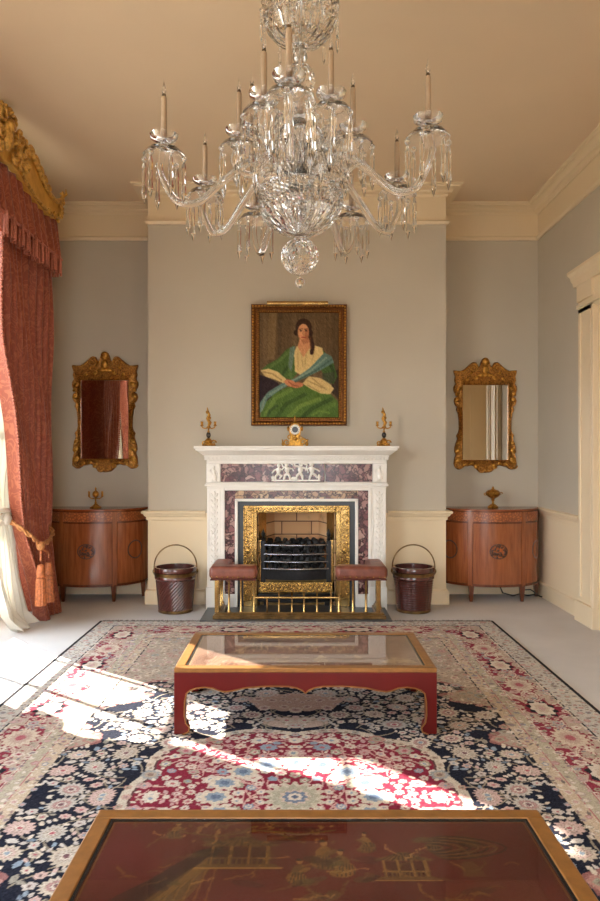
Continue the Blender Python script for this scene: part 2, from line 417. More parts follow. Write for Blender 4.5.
# door case on the right wall
b = MB(); xf = XR - .045
for y0, y1 in ((DY1, DY1 + .32), (DY0 - .32, DY0)):
    b.box(xf, XR, y0, y1, .16, 2.46); b.box(xf - .025, XR, y0 - .012, y1 + .012, 0, .16)
    for k in (0, 1):
        yy = y0 + .055 + k * .19; b.box(xf - .014, xf, yy, yy + .022, .2, 2.42)
    yy = y1 if y0 < DY0 - .1 else y0
    b.box(xf - .02, XR - .021, yy - (.03 if yy == y1 else .009), yy + (.03 if yy == y0 else .009), 0.002, 2.44)
b.box(xf, XR, DY0 - .32, DY1 + .32, DZ, 2.66)
b.box(xf - .015, XR, DY0 - .32, DY1 + .32, 2.46, 2.49)
b.box(xf - .02, XR, DY0 - .30, DY0 - .02, 2.51, 2.64); b.box(xf - .02, XR, DY1 + .02, DY1 + .30, 2.51, 2.64)
b.prism([(XR, 2.64), (xf - .02, 2.64), (xf - .03, 2.67), (xf - .045, 2.69), (xf - .05, 2.715), (xf - .075, 2.735), (xf - .075, 2.76), (XR, 2.775)], 'y', DY0 - .36, DY1 + .36)
b.build('trim_6', 'cream', struct=True, bevel=.004)
b = MB(); b.box(XR - .02, XR + .42, DY0 - .03, DY0 + .02, 0, DZ - .02); b.box(XR - .02, XR + .42, DY1 - .02, DY1 + .03, 0, DZ - .02); b.box(XR - .02, XR + .42, DY0 - .03, DY1 + .03, DZ - .02, DZ + .03)
for z0, z1 in ((.2, .95), (1.1, 2.3)):
    b.box(XR + .08, XR + .34, DY1 - .032, DY1 - .01, z0, z1); b.box(XR + .08, XR + .34, DY0 + .01, DY0 + .032, z0, z1)
b.build('trim_7', 'cream', struct=True, bevel=.004)
b = MB(); b.box(XR + .38, XR + .43, DY0, DY1, .005, DZ)
dr = b.build('door_1', 'cream', struct=True)
b = MB()
for y0, y1 in ((DY0 + .1, DY0 + .54), (DY0 + .64, DY1 - .1)):
    for z0, z1 in ((.22, .82), (.98, 1.62), (1.76, 2.28)):
        b.box(XR + .365, XR + .385, y0, y1, z0, z1)
b.build('door_panels', 'cream', dr, bevel=.012)
MB().ell((XR + .345, DY0 + .6, 1.0), .028).box(XR + .345, XR + .38, DY0 + .59, DY0 + .61, .99, 1.01).build('door_knob', 'brass', dr, smooth=60)
MB().box(XR + .0, XR + .38, DY0, DY1, .0, .006).build('trim_8', 'threshold', struct=True)

# ------------------------------------------------------------------ fireplace
CX = -.0125; YF = 5.92
fp = thing('fireplace', (CX, YF, 0), 'white marble fireplace surround with purple veined marble panels and brass lined opening', 'fireplace')
def xr(a, b): return CX + a, CX + b
b = MB()                                       # shelf with stepped mouldings
def ring(h, y0, z0, z1): b.box(CX - h, CX + h, y0, YC, z0, z1)
ring(.85, 5.78, 1.362, 1.383); ring(.838, 5.79, 1.345, 1.362)
b.add([(CX - .83, 5.795, 1.345), (CX + .83, 5.795, 1.345), (CX + .78, 5.85, 1.305), (CX - .78, 5.85, 1.305), (CX - .83, YC, 1.345), (CX + .83, YC, 1.345), (CX + .78, YC, 1.305), (CX - .78, YC, 1.305)],
      [(0, 1, 2, 3), (0, 4, 5, 1), (3, 2, 6, 7), (1, 5, 6, 2), (0, 3, 7, 4), (4, 7, 6, 5)])
ring(.765, 5.875, 1.265, 1.29); ring(.775, 5.855, 1.29, 1.305); ring(.757, 5.885, 1.235, 1.265)
shelf = b.build('mantel_shelf', 'marble_white', fp, bevel=.004)
b = MB(); n = 46
for i in range(n):
    x = CX - .765 + 1.53 * (i + .5) / n; b.box(x - .0095, x + .0095, 5.852, 5.876, 1.268, 1.29)
for sx in (-1, 1):
    for j in range(7):
        y = 5.885 + j * .034; b.box(CX + sx * .765 - .01, CX + sx * .765 + .01, y, y + .019, 1.268, 1.29)
b.build('dentil_course', 'marble_white', shelf)
YFr = YF
b = MB(); b.box(*xr(-.76, .76), YF + .01, YC, 1.075, 1.24)
b.box(*xr(-.775, .775), YF - .025, YC, 1.045, 1.062); b.box(*xr(-.768, .768), YF - .012, YC, 1.062, 1.075); b.box(*xr(-.76, .76), YF, YC, 1.03, 1.045)
b.build('frieze', 'marble_white', fp, bevel=.003)
for sx in (-1, 1):
    b = MB(); x0, x1 = sorted((CX + sx * .245, CX + sx * .64)); b.box(x0, x1, YF, YF + .02, 1.082, 1.232); b.build('marble_panel', 'breccia', fp)
    b = MB(); x0, x1 = sorted((CX + sx * .645, CX + sx * .762)); b.box(x0, x1, YF - .012, YF + .03, 1.078, 1.236)
    eb = b.build('end_block', 'marble_white', fp, bevel=.003)
    b = MB(); xc = CX + sx * .70; yf = YF - .016                      # small draped figure in relief
    b.ell((xc, yf, 1.205), (.012, .01, .014)); b.ell((xc, yf, 1.165), (.018, .01, .03)); b.ell((xc + .006, yf, 1.12), (.022, .01, .035))
    b.tube([(xc - .012, yf, 1.18), (xc - .032, yf, 1.165), (xc - .028, yf, 1.19)], .006); b.tube([(xc + .014, yf, 1.18), (xc + .03, yf, 1.15), (xc + .02, yf, 1.125)], .006)
    b.tube([(xc, yf, 1.11), (xc - .018, yf, 1.087)], .008); b.tube([(xc + .01, yf, 1.11), (xc + .02, yf, 1.087)], .008)
    b.build('relief_figure', 'marble_white', eb, smooth=60)
b = MB(); b.box(*xr(-.245, .235), YF - .02, YF + .02, 1.08, 1.262)
tb = b.build('centre_tablet', 'breccia', fp, bevel=.003)
b = MB(); yf = YF - .028                                              # dancing children in relief
def putto(xc, lean, k, s=1.0):
    zb = 1.098
    def P(dx, dz): return (xc + dx * s, yf, zb + dz * s)
    b.ell(P(lean * .3, .128), (.0165 * s, .014, .018 * s)); b.ell(P(lean * .15, .085), (.021 * s, .014, .03 * s), rot=Matrix.Rotation(lean * 6, 3, 'Y'))
    hip = P(0, .058)
    if k == 0: L = [(-.022, .03), (-.02, 0)], [(.03, .035), (.012, .012)]
    elif k == 1: L = [(-.024, .035), (-.034, .004)], [(.018, .03), (.02, 0)]
    else: L = [(-.014, .03), (-.024, .0)], [(.03, .04), (.045, .015)]
    for q in L: b.tube([hip] + [P(*p) for p in q], [.0125 * s, .0105 * s, .007 * s])
    A = {0: ([(-.035, .085), (-.055, .06)], [(.035, .09), (.055, .115)]), 1: ([(-.04, .115), (-.05, .14)], [(.038, .095), (.05, .075)]), 2: ([(-.04, .09), (-.03, .06)], [(.045, .085), (.065, .07)])}[k]
    for q in A: b.tube([P(lean * .2, .103)] + [P(*p) for p in q], [.009 * s, .0075 * s, .006 * s])
putto(CX - .155, .02, 0, .95); putto(CX - .075, -.03, 1); putto(CX + .03, .02, 1, 1.05); putto(CX + .13, -.01, 2, 1.02)
b.box(CX - .21, CX + .20, yf - .004, yf + .012, 1.088, 1.1); b.ell((CX - .02, yf, 1.11), (.03, .012, .016)); b.ell((CX - .195, yf, 1.115), (.018, .012, .02)); b.ell((CX + .19, yf, 1.12), (.012, .01, .03))
b.tube([(CX - .11, yf, 1.235), (CX - .06, yf + .004, 1.245), (CX - .03, yf, 1.225)], .006); b.tube([(CX + .05, yf, 1.24), (CX + .09, yf, 1.225), (CX + .08, yf, 1.19)], .007)
b.build('relief_figures', 'marble_white', tb, smooth=60)
for sx in (-1, 1):
    b = MB(); x0, x1 = sorted((CX + sx * .635, CX + sx * .757)); b.box(x0, x1, YF, YC, .19, 1.03); b.box(x0 - .008, x1 + .008, YF - .012, YC, 0, .19)
    pl = b.build('pilaster', 'marble_white', fp, bevel=.004)
    b = MB(); xc = CX + sx * .696; z = .98                            # husk drops down the pilaster
    while z > .24:
        b.ell((xc, YF - .002, z), (.013, .008, .024), 8, 6)
        for q in (-1, 1): b.ell((xc + q * .02, YF - .002, z - .012), (.009, .007, .02), 8, 6, Matrix.Rotation(q * .6, 3, 'Y'))
        z -= .052
    for q in (-1, 1): b.tube([(xc + q * .046, YF, .23), (xc + q * .046, YF, 1.0)], .004, 6)
    b.build('carved_husks', 'marble_white', pl, smooth=60)
# white mouldings and marble slips
b = MB()
for sx in (-1, 1):
    x0, x1 = sorted((CX + sx * .607, CX + sx * .637)); b.box(x0, x1, YF - .006, YC, .0, 1.03)
b.box(*xr(-.607, .607), YF - .006, YC, 1.008, 1.032)
b.build('outer_moulding', 'marble_white', fp, bevel=.005)
for sx in (-1, 1):
    x0, x1 = sorted((CX + sx * .52, CX + sx * .607)); MB().box(x0, x1, YF + .012, YC, .13, 1.008).build('marble_slip', 'breccia', fp)
    x0, x1 = sorted((CX + sx * .5, CX + sx * .607)); MB().box(x0, x1, YF + .0, YC, 0, .13).build('plinth_block', 'marble_white', fp, bevel=.003)
MB().box(*xr(-.52, .52), YF + .012, YC, .935, 1.008).build('marble_slip', 'breccia_warm', fp)
b = MB()
for sx in (-1, 1):
    x0, x1 = sorted((CX + sx * .497, CX + sx * .522)); b.box(x0, x1, YF, YC, .13, .937)
b.box(*xr(-.522, .522), YF, YC, .915, .938); b.build('inner_moulding', 'marble_white', fp, bevel=.004)
b = MB()
for sx in (-1, 1):
    x0, x1 = sorted((CX + sx * .44, CX + sx * .497)); b.box(x0, x1, YF + .03, YC, 0, .915)
b.box(*xr(-.44, .44), YF + .03, YC, .872, .915); b.build('slate_register', 'slate', fp)
b = MB()
for sx in (-1, 1):
    x0, x1 = sorted((CX + sx * .335, CX + sx * .447)); b.box(x0, x1, YF + .018, YF + .05, 0.02, .88)
b.box(*xr(-.335, .335), YF + .018, YF + .05, .822, .88)
bf = b.build('brass_frame', 'brass', fp, bevel=.004)
b = MB()                                                             # chased ornament along the frame
for sx in (-1, 1):
    for z in np.arange(.1, .82, .062):
        b.spiral((CX + sx * .408, YF + .016, z), .026, 1.2, .006, flip=sx); b.ell((CX + sx * .43, YF + .016, z + .03), (.012, .006, .016), 8, 6)
    b.tube([(CX + sx * .372, YF + .016, .03), (CX + sx * .372, YF + .016, .84)], .006, 6)
    b.tube([(CX + sx * .445, YF + .016, .03), (CX + sx * .445, YF + .016, .87)], .006, 6)
    b.ell((CX + sx * .41, YF + .01, .5), (.022, .016, .028))
for x in np.arange(-.40, .41, .05):
    b.spiral((CX + x, YF + .016, .851), .021, 1.2, .0055, flip=1 if x > 0 else -1); b.ell((CX + x + .025, YF + .016, .852), (.01, .006, .012), 8, 6)
b.tube([(CX - .37, YF + .016, .826), (CX + .37, YF + .016, .826)], .005, 6)
b.build('chased_ornament', 'brass_carved', bf, smooth=60)
# splayed firebox of fire bricks
b = MB(); xa, xb2, yb = .33, .2, 6.36
q = [(CX - xa, YF + .05), (CX - xb2, yb), (CX + xb2, yb), (CX + xa, YF + .05)]
vs = [(p[0], p[1], z) for p in q for z in (.0, .86)]
b.add(vs, [(0, 2, 3, 1), (2, 4, 5, 3), (4, 6, 7, 5), (1, 3, 5, 7)]); b.build('firebox', 'firebrick', fp, recalc=False)
for sx in (-1, 1):
    b = MB()
    b.add([(CX + sx * .338, YF + .045, .05), (CX + sx * .262, YF + .17, .05), (CX + sx * .262, YF + .17, .83), (CX + sx * .338, YF + .045, .83)], [(0, 1, 2, 3)])
    b.build('brass_cheek', 'brass', fp, recalc=False)
# slate hearth
h = MB().box(X(200, 5.47), X(392, 5.47), 5.44, YF + .6, .001, .022).build('hearth_slab', 'slate', bevel=.004)
tag(h, 'dark grey slate hearth slab lying under the fender in front of the fireplace', 'hearth')
# grate
g = thing('fire_grate', (CX, 6.0, .02), 'black iron fire grate with horizontal bars and brass fret apron full of coal', 'grate')
gx0, gx1 = CX - .285, CX + .275
def bow(z, r, dy=.0): return [(gx0 + (gx1 - gx0) * t / 12, 5.99 - .05 * math.sin(PI * t / 12) + dy, z) for t in range(13)]
for z, r in ((.54, .0085), (.462, .0085), (.398, .0085)): MB().tube(bow(z, r), r).build('bar', 'steel', g, smooth=60)
b = MB(); pts = bow(0, 0); b.add([(p[0], p[1] + o, z) for p in pts for o, z in ((0, .245), (0, .335), (.02, .335), (.02, .245))],
      [(i * 4 + j, i * 4 + (j + 1) % 4, i * 4 + 4 + (j + 1) % 4, i * 4 + 4 + j) for i in range(12) for j in range(4)] + [(0, 1, 2, 3), (48, 51, 50, 49)])
b.build('front_plate', 'iron', g, smooth=30); MB().tube(bow(.338, 0, -.005), .009).build('bar', 'steel', g, smooth=60)
for x in (gx0, gx1):
    b = MB(); b.box(x - .02, x + .02, 5.98, 6.02, .14, .575); b.build('upright', 'iron', g, bevel=.004)
    b = MB(); b.lathe([(.012, 0), (.02, .01), (.012, .022), (.008, .03), (.018, .045), (.02, .06), (.01, .078), (.004, .095), (.001, .105)], (x, 6.0, .575), 12); b.build('finial', 'iron', g, smooth=50)
MB().box(gx0, gx1, 5.99, 6.3, .255, .27).build('grate_floor', 'iron', g)
b = MB(); b.add([(gx0 + .03, 6.26, .30), (gx1 - .03, 6.26, .30), (gx1 - .03, 6.30, .50), (gx0 + .03, 6.30, .50), (gx0 + .03, 6.28, .30), (gx1 - .03, 6.28, .30), (gx1 - .03, 6.32, .50), (gx0 + .03, 6.32, .50)],
      [(0, 1, 2, 3), (4, 7, 6, 5), (0, 4, 5, 1), (3, 2, 6, 7), (0, 3, 7, 4), (1, 5, 6, 2)]); b.build('back_plate', 'iron', g)
for sx, x in ((-1, gx0), (1, gx1)): MB().box(min(x, x + sx * .045), max(x, x + sx * .045), 6.0, 6.015, .22, .58).build('side_plate', 'brass', g)
b = MB(); b.box(gx0 - .03, gx1 + .03, 5.955, 5.965, .14, .228); ap = b.build('fret_apron', 'brass_carved', g, bevel=.003)
b = MB()
for x in np.arange(gx0, gx1, .036): b.spiral((x + .01, 5.952, .184), .017, 1.1, .004, n=12); b.ell((x + .028, 5.952, .184), (.006, .004, .03), 6, 6)
for z in (.145, .224): b.tube([(gx0 - .03, 5.953, z), (gx1 + .03, 5.953, z)], .005, 6)
b.build('fretwork', 'brass_carved', ap, smooth=60)
b = MB(); n = 12; pp = [(gx0 - .045 + (gx1 - gx0 + .09) * t / n, 5.94 - .06 * math.sin(PI * t / n)) for t in range(n + 1)]
b.prism(pp + [(gx1 + .045, 6.1), (gx0 - .045, 6.1)], 'z', .062, .135); b.build('ash_pan', 'iron', g, bevel=.012)
for sx in (-1, 1): MB().box(CX + sx * .26 - .02, CX + sx * .26 + .02, 5.97, 6.05, .022, .14).build('foot', 'iron', g)
b = MB()
b.box(CX - .335, CX + .335, 6.02, 6.03, .02, .29); b.build('back_apron', 'brass_dark', g)
# coals
def lump(r):
    bm = bmesh.new(); bmesh.ops.create_icosphere(bm, subdivisions=2, radius=r)
    for v in bm.verts: v.co *= 1 + rnd.uniform(-.22, .2); v.co.z *= .8
    me = bpy.data.meshes.new('coal_lump'); bm.to_mesh(me); bm.free(); me.materials.append(M['coal']); return me
lumps = [lump(.032) for _ in range(5)]
k = 0
for row, (yy, zz, nn) in enumerate(((6.0, .355, 8), (6.0, .41, 9), (6.02, .465, 9), (6.05, .51, 8), (6.12, .535, 9), (6.19, .545, 8))):
    for i in range(nn):
        x = CX - .005 + (i - (nn - 1) / 2) * (.51 / nn) + rnd.uniform(-.008, .008)
        o = bpy.data.objects.new('coal_lump', lumps[k % 5]); COL.objects.link(o); k += 1
        o.location = (x, yy + rnd.uniform(-.01, .01), zz + rnd.uniform(-.008, .012)); o.rotation_euler = (rnd.uniform(0, 6), rnd.uniform(0, 6), rnd.uniform(0, 6))
        tag(o, 'lump of black coal heaped in the iron fire grate', 'coal', 'coals in the grate')
# club fender
fe = thing('club_fender', (CX, 5.6, .022), 'brass club fender with two tan leather corner seats around the hearth', 'fender')
fx0, fx1, fy0, fy1 = X(213, 5.5), X(386, 5.5), 5.475, 5.885
b = MB(); w = .07
for z0, z1, e in ((.022, .05, 0), (.05, .062, .012), (.062, .07, .02)):
    b.box(fx0 + e, fx1 - e, fy0 + e, fy0 + w - e, z0, z1); b.box(fx0 + e, fx0 + w - e, fy0 + w - e, fy1, z0, z1); b.box(fx1 - w + e, fx1 - e, fy0 + w - e, fy1, z0, z1)
b.build('plinth', 'brass_dark', fe, bevel=.003)
yp = fy0 + .035; ST = .335
def post(x, y, z1, r=.008, name='rod'):
    MB().lathe([(r * 1.6, 0), (r * 1.6, .012), (r, .02), (r, z1 - .09), (r * 1.5, z1 - .08), (r * 1.5, z1 - .07)], (x, y, .07), 12).build(name, 'brass', fe, smooth=40)
for sx, xs in ((-1, (217, 229, 241, 254)), (1, (378, 366, 353, 339))):
    for i, px in enumerate(xs):
        if i == 0:
            xx = X(px, yp); MB().box(xx - .017, xx + .017, yp - .017, yp + .017, .07, ST).build('corner_post', 'brass', fe, bevel=.003)
        else: post(X(px, yp), yp, ST + .005)
    for y in (5.62, 5.74, 5.86): post(fx0 + .035 if sx < 0 else fx1 - .035, y, ST + .005)
zr = .185
MB().tube([(X(254, yp), yp, zr), (X(339, yp), yp, zr)], .009, 10).build('low_rail', 'brass', fe, smooth=60)
for px in (279, 292, 304, 317, 331): post(X(px, yp), yp, zr + .07, .006, 'baluster')
MB().tube([(X(267, yp), yp, .07), (X(267, yp), yp, zr)], .006, 10).build('baluster', 'brass', fe, smooth=60)
def seat(sgn, xo, xi):
    y0, y1, yr = fy0 - .035, fy0 + .12, fy1 - .0
    L = [(xo, y0), (xi, y0), (xi, y1), (xo - sgn * .145, y1), (xo - sgn * .145, yr), (xo, yr)]
    b = MB(); b.prism(L, 'z', ST, ST + .105); o = b.build('leather_seat', 'leather', fe, smooth=60, bevel=.035, seg=5)
    b = MB(); b.prism([(p[0] * .96 + (xo + xi) / 2 * .04, p[1] + .01) for p in L], 'z', ST - .006, ST + .006); b.build('seat_board', 'mahogany', fe, bevel=.004)
    b = MB(); z = ST + .035
    for i in range(9):
        x = xo + (xi - xo) * (i + .5) / 9; b.ell((x, y0 + .001, z - .012), .006, 8, 6)
    b.build('nail_heads', 'brass', o, smooth=60)
seat(-1, X(209, 5.45), X(257, 5.45)); seat(1, X(388, 5.45), X(336, 5.45))

# ------------------------------------------------------------------ baskets
def basket(cx, cy, kind, label, yaw):
    R1, R0, H = .172, .137, .375
    t = thing('log_basket', (cx, cy, 0), label, 'basket')
    if kind == 'swirl': mod = lambda a, r, z, j: r * (1 + .022 * math.sin(34 * a - z * 200)); N = 272; prof = [(R0 + (R1 - R0) * z / H, z) for z in np.linspace(.025, .275, 80)]
    else: mod = None; N = 48; prof = [(R0 + (R1 - R0) * z / H + .0045 * math.sin(z * 2 * PI / .0195), z) for z in np.linspace(.025, .275, 130)]
    b = MB(); b.lathe([(R0 - .01, .012)] + prof, (cx, cy, 0), N, mod); b.build('body', 'mahogany', t, smooth=50)
    b = MB(); r = lambda z: R0 + (R1 - R0) * z / H
    b.lathe([(r(.27), .27), (r(.29) + .007, .28), (r(.29) + .008, .298), (r(.3) + .003, .305), (r(.3) + .002, .33), (r(.33) + .008, .338), (r(.36) + .008, .365), (r(.375) + .002, H), (r(.375) - .014, H), (r(.3) - .016, .25), (r(.05) - .016, .05), (.001, .05)], (cx, cy, 0), 48, cap=False)
    b.build('rim', 'mahogany', t, smooth=35)
    b = MB(); b.lathe([(r(.3) + .005, .302), (r(.3) + .0095, .304), (r(.33) + .0095, .33), (r(.33) + .005, .332)], (cx, cy, 0), 48); b.build('brass_band', 'brass_dark', t, smooth=35)
    b = MB(); b.lathe([(R0 + .001, .0), (R0 + .007, .004), (R0 + .007, .022), (R0 + .001, .028)], (cx, cy, 0), 48); b.build('foot_ring', 'brass_dark', t, smooth=35)
    pts = []
    for i in range(25):
        a = PI * i / 24; pts.append((cx + .176 * math.cos(a) * math.cos(yaw), cy + .176 * math.cos(a) * math.sin(yaw), .375 + .18 * math.sin(a)))
    pts = [(pts[0][0], pts[0][1], .31)] + pts + [(pts[-1][0], pts[-1][1], .31)]
    hd = MB().tube(pts, .006, 8).build('handle', 'brass_dark', t, smooth=60)
    for q in (1, -1): MB().ell((cx + q * .178 * math.cos(yaw), cy + q * .178 * math.sin(yaw), .335), (.012, .012, .02)).build('handle_boss', 'brass_dark', hd, smooth=60)
basket(X(175.5, 5.87), 5.87, 'swirl', 'dark mahogany log basket with diagonal swirled ribs, left of the fireplace', .1)
basket(X(413.5, 5.88), 5.88, 'rings', 'dark mahogany log basket with horizontal ringed ribs, right of the fireplace', -.1)

# ------------------------------------------------------------------ demilune cabinets
def cabinet(cx, label, flip):
    A, B = .465, .40; yb = YB - .03
    t = thing('demilune_cabinet', (cx, yb, 0), label, 'cabinet')
    def e(phi, off=0): return (cx + (A + off) * math.sin(phi), yb - (B + off) * math.cos(phi))
    def arc(p0, p1, off, z0, z1, n=40, thick=None):
        b = MB(); P = [e(p0 + (p1 - p0) * i / n, off) for i in range(n + 1)]
        if thick is None: poly = P
        else: poly = P + [e(p1 + (p0 - p1) * i / n, off - thick) for i in range(n + 1)]
        return b.prism(poly, 'z', z0, z1)
    h = PI / 2
    b = arc(-h, h, .004, .808, .826); b.build('top', 'satin_top', t, smooth=30, bevel=.004)
    arc(-h, h, -.012, .14, .808).build('carcass', 'satin_dark', t, smooth=30)
    arc(-h, h, 0, .715, .80, thick=.02).build('frieze', 'satin_frieze', t, smooth=30)
    b = arc(-h, h, .006, .702, .714, thick=.03); q = arc(-h, h, .006, .80, .807, thick=.03); b.add(q.v, q.f); q = arc(-h, h, .006, .14, .158, thick=.03); b.add(q.v, q.f)
    b.build('banding', 'satin_dark', t, smooth=30)
    ph = math.asin(.236 / A)
    dp = ph - .055
    def oval(c, dphi, dz, off, name, par, ringed=True):
        b = MB(); n = 36
        for (r0, r1) in ((.86, 1.0),):
            vs = []
            for i in range(n):
                a = 2 * PI * i / n
                for r in (r0, r1):
                    for o2 in (off, off + .0025):
                        x, y = e(c + dphi * r * math.cos(a), o2); vs.append((x, y, .455 + dz * r * math.sin(a)))
            fs = []
            for i in range(n):
                k, l = i * 4, ((i + 1) % n) * 4
                fs += [(k + 1, l + 1, l + 3, k + 3), (k, k + 1, l + 1, l), (k + 3, k + 2, l + 2, l + 3)]
            b.add(vs, fs)
        rr = random.Random(3)
        if ringed:
            for i in range(26):
                a = rr.uniform(0, 2 * PI); r = .8 * math.sqrt(rr.random()); x, y = e(c + dphi * r * math.cos(a), off)
                b.ell((x, y, .455 + dz * r * math.sin(a)), (.014, .004, .009), 8, 6, Matrix.Rotation(rr.uniform(0, 3), 3, 'Y'))
        b.build(name, 'inlay', par, smooth=40)
    d = arc(-dp, dp, .002, .16, .70, thick=.02).build('door', 'satinwood', t, smooth=30, label='middle bowed door with oval marquetry')
    oval(0, .175, .068, .002, 'marquetry_oval', d)
    for s in (-1, 1):
        p = arc(s * (ph + .055), s * 1.5, .002, .16, .70, thick=.02).build('side_panel', 'satinwood', t, smooth=30)
        oval(s * 1.0, .2, .085, .002, 'marquetry_oval', p, False)
        st = arc(s * (ph - .045), s * (ph + .045), .006, .14, .80, 6, .03).build('stile', 'satinwood', t, smooth=30)
        for phi in (s * ph, s * 1.35):
            x, y = e(phi, -.018); b = MB(); w0, w1 = .024, .013
            if abs(phi) > 1.2: y = min(y, yb - .03)
            b.add([(x - w0, y - w0, .15), (x + w0, y - w0, .15), (x + w0, y + w0, .15), (x - w0, y + w0, .15), (x - w1, y - w1, 0), (x + w1, y - w1, 0), (x + w1, y + w1, 0), (x - w1, y + w1, 0)],
                  [(0, 1, 2, 3), (7, 6, 5, 4), (0, 4, 5, 1), (1, 5, 6, 2), (2, 6, 7, 3), (3, 7, 4, 0)])
            b.build('leg', 'satin_dark', t, bevel=.002)
cabinet(-1.87, 'half-round satinwood cabinet in the left alcove beside the red curtain', 0)
cabinet(1.772, 'half-round satinwood cabinet in the right alcove near the white door case', 1)
# cable behind the right cabinet
b = MB(); b.tube([(1.86, 6.55, .15), (1.9, 6.5, .03), (1.98, 6.45, .012), (2.06, 6.5, .02), (2.12, 6.46, .012), (2.2, 6.5, .015), (2.23, 6.4, .012)], .006)
b.tube([(2.08, 6.5, .012), (2.1, 6.53, .05), (2.16, 6.5, .06), (2.2, 6.46, .03)], .005)
tag(b.build('power_cord', 'cord', smooth=60), 'black power cord looped on the floor under the right cabinet', 'cord')

# ------------------------------------------------------------------ gilt mirrors
def gilt_mirror(cx, zc, s, label, sy=1.0, tilt=0):
    # half outline: offsets from glass centre, measured in sixth-pixel steps
    half = [(0, -437), (14, -434), (27, -420), (30, -405), (30, -385), (45, -375), (60, -405), (85, -407), (110, -385), (140, -360), (165, -347), (190, -350), (212, -352), (214, -335), (203, -310), (208, -285), (200, -262), (213, -240), (214, -215), (204, -195), (186, -180), (206, -165), (212, -145), (204, -120), (188, -110), (196, -85), (184, -62),
            (178, -15), (176, 45), (182, 70), (196, 88), (188, 108), (196, 135), (206, 165), (208, 195), (200, 215), (209, 245), (212, 280), (202, 305), (182, 318), (160, 315), (140, 295), (118, 296), (95, 288), (70, 298), (58, 318), (38, 335), (0, 340)]
    u = s / 6.43
    half = [(a * u, -b_ * u * sy) for a, b_ in half]
    outl = half + [(-a, b_) for a, b_ in half[::-1]]
    gw, gh = 152 * u, 252 * u * sy
    YW = YB - .004
    t = thing('gilt_mirror', (cx, YW, zc - 340 * u * sy), label, 'mirror')
    def hit(a):
        dx, dz = math.cos(a), math.sin(a); best = 0
        for (x1, z1), (x2, z2) in zip(outl, outl[1:] + outl[:1]):
            ex, ez = x2 - x1, z2 - z1; den = dx * ez - dz * ex
            if abs(den) < 1e-9: continue
            tt = (x1 * ez - z1 * ex) / den; w = (x1 * dz - z1 * dx) / den
            if tt > 0 and -1e-6 <= w <= 1 + 1e-6: best = max(best, tt)
        return best
    ca = math.atan2(gh, gw); angs = sorted(set([2 * PI * i / 260 for i in range(260)] + [ca, PI - ca, PI + ca, 2 * PI - ca]))
    loops = []
    for a in angs:
        dx, dz = math.cos(a), math.sin(a); ri = min(gw / abs(dx) if abs(dx) > 1e-6 else 9, gh / abs(dz) if abs(dz) > 1e-6 else 9); ro = max(hit(a), ri * 1.02)
        L = []
        for r, d in ((ro, 0), (ro, .018), (ro - .008, .03), (ri + (ro - ri) * .55, .024), (ri + min(.034, (ro - ri) * .45), .034), (ri + .012, .04), (ri, .03), (ri, .01)):
            L.append((cx + r * dx, YW - d, zc + r * dz))
        loops.append(L)
    b = MB(); n = len(loops); k = 8; vs = [p for L in loops for p in L]
    b.add(vs, [(i * k + j, i * k + j + 1, ((i + 1) % n) * k + j + 1, ((i + 1) % n) * k + j) for i in range(n) for j in range(k - 1)])
    fr = b.build('carved_frame', 'gilt_dark', t, smooth=40)
    mg = MB().box(cx - gw - .004, cx + gw + .004, YW - .016, YW - .006, zc - gh - .004, zc + gh + .004)
    mg.v = [(x, y + tilt * (x - cx), z) for x, y, z in mg.v]; mg.build('mirror_glass', 'mirror', t)
    b = MB(); yo = YW - .03                                                      # scrolls and leaves
    for q in (-1, 1):
        b.spiral((cx + q * 80 * u, yo, zc + 365 * u), 30 * u, 1.4, .008, flip=q, a0=PI / 2)
        b.tube([(cx + q * 108 * u, yo, zc + 370 * u), (cx + q * 150 * u, yo, zc + 340 * u), (cx + q * 205 * u, yo, zc + 345 * u)], [.008, .008, .005])
        for (ax, az, r) in ((180, 225, 20), (192, 190, 16), (190, 150, 18), (182, -140, 18), (186, -190, 22), (184, -255, 26), (140, -282, 18), (95, -275, 16), (60, -295, 20), (120, 290, 16), (60, 300, 18), (95, 330, 12)):
            b.ell((cx + q * ax * u, yo, zc + az * u * sy), (r * u, .008, r * u * .7), 10, 6, Matrix.Rotation(q * .7, 3, 'Y'))
        b.spiral((cx + q * 190 * u, yo, zc - 290 * u * sy), 24 * u, 1.2, .007, flip=-q); b.spiral((cx + q * 30 * u, yo, zc - 315 * u * sy), 26 * u, 1.1, .007, flip=q)
    b.ell((cx, yo, zc + 408 * u), (26 * u, .022, 28 * u)); b.ell((cx, yo, zc + 355 * u), (22 * u, .014, 30 * u)); b.ell((cx, yo, zc + 318 * u), (50 * u, .01, 14 * u))
    b.build('carved_scrolls', 'gilt', fr, smooth=60)
sm = 1 / 106.3
gilt_mirror(X(105, 6.59), Z(419.5, 6.59), sm, 'gilt framed mirror reflecting the red curtain, on the left alcove wall', 1.0, .034)
gilt_mirror(X(485.2, 6.59), Z(422.5, 6.59), sm * .955, 'gilt framed mirror reflecting the panelled door, on the right alcove wall', 1.0, .02)

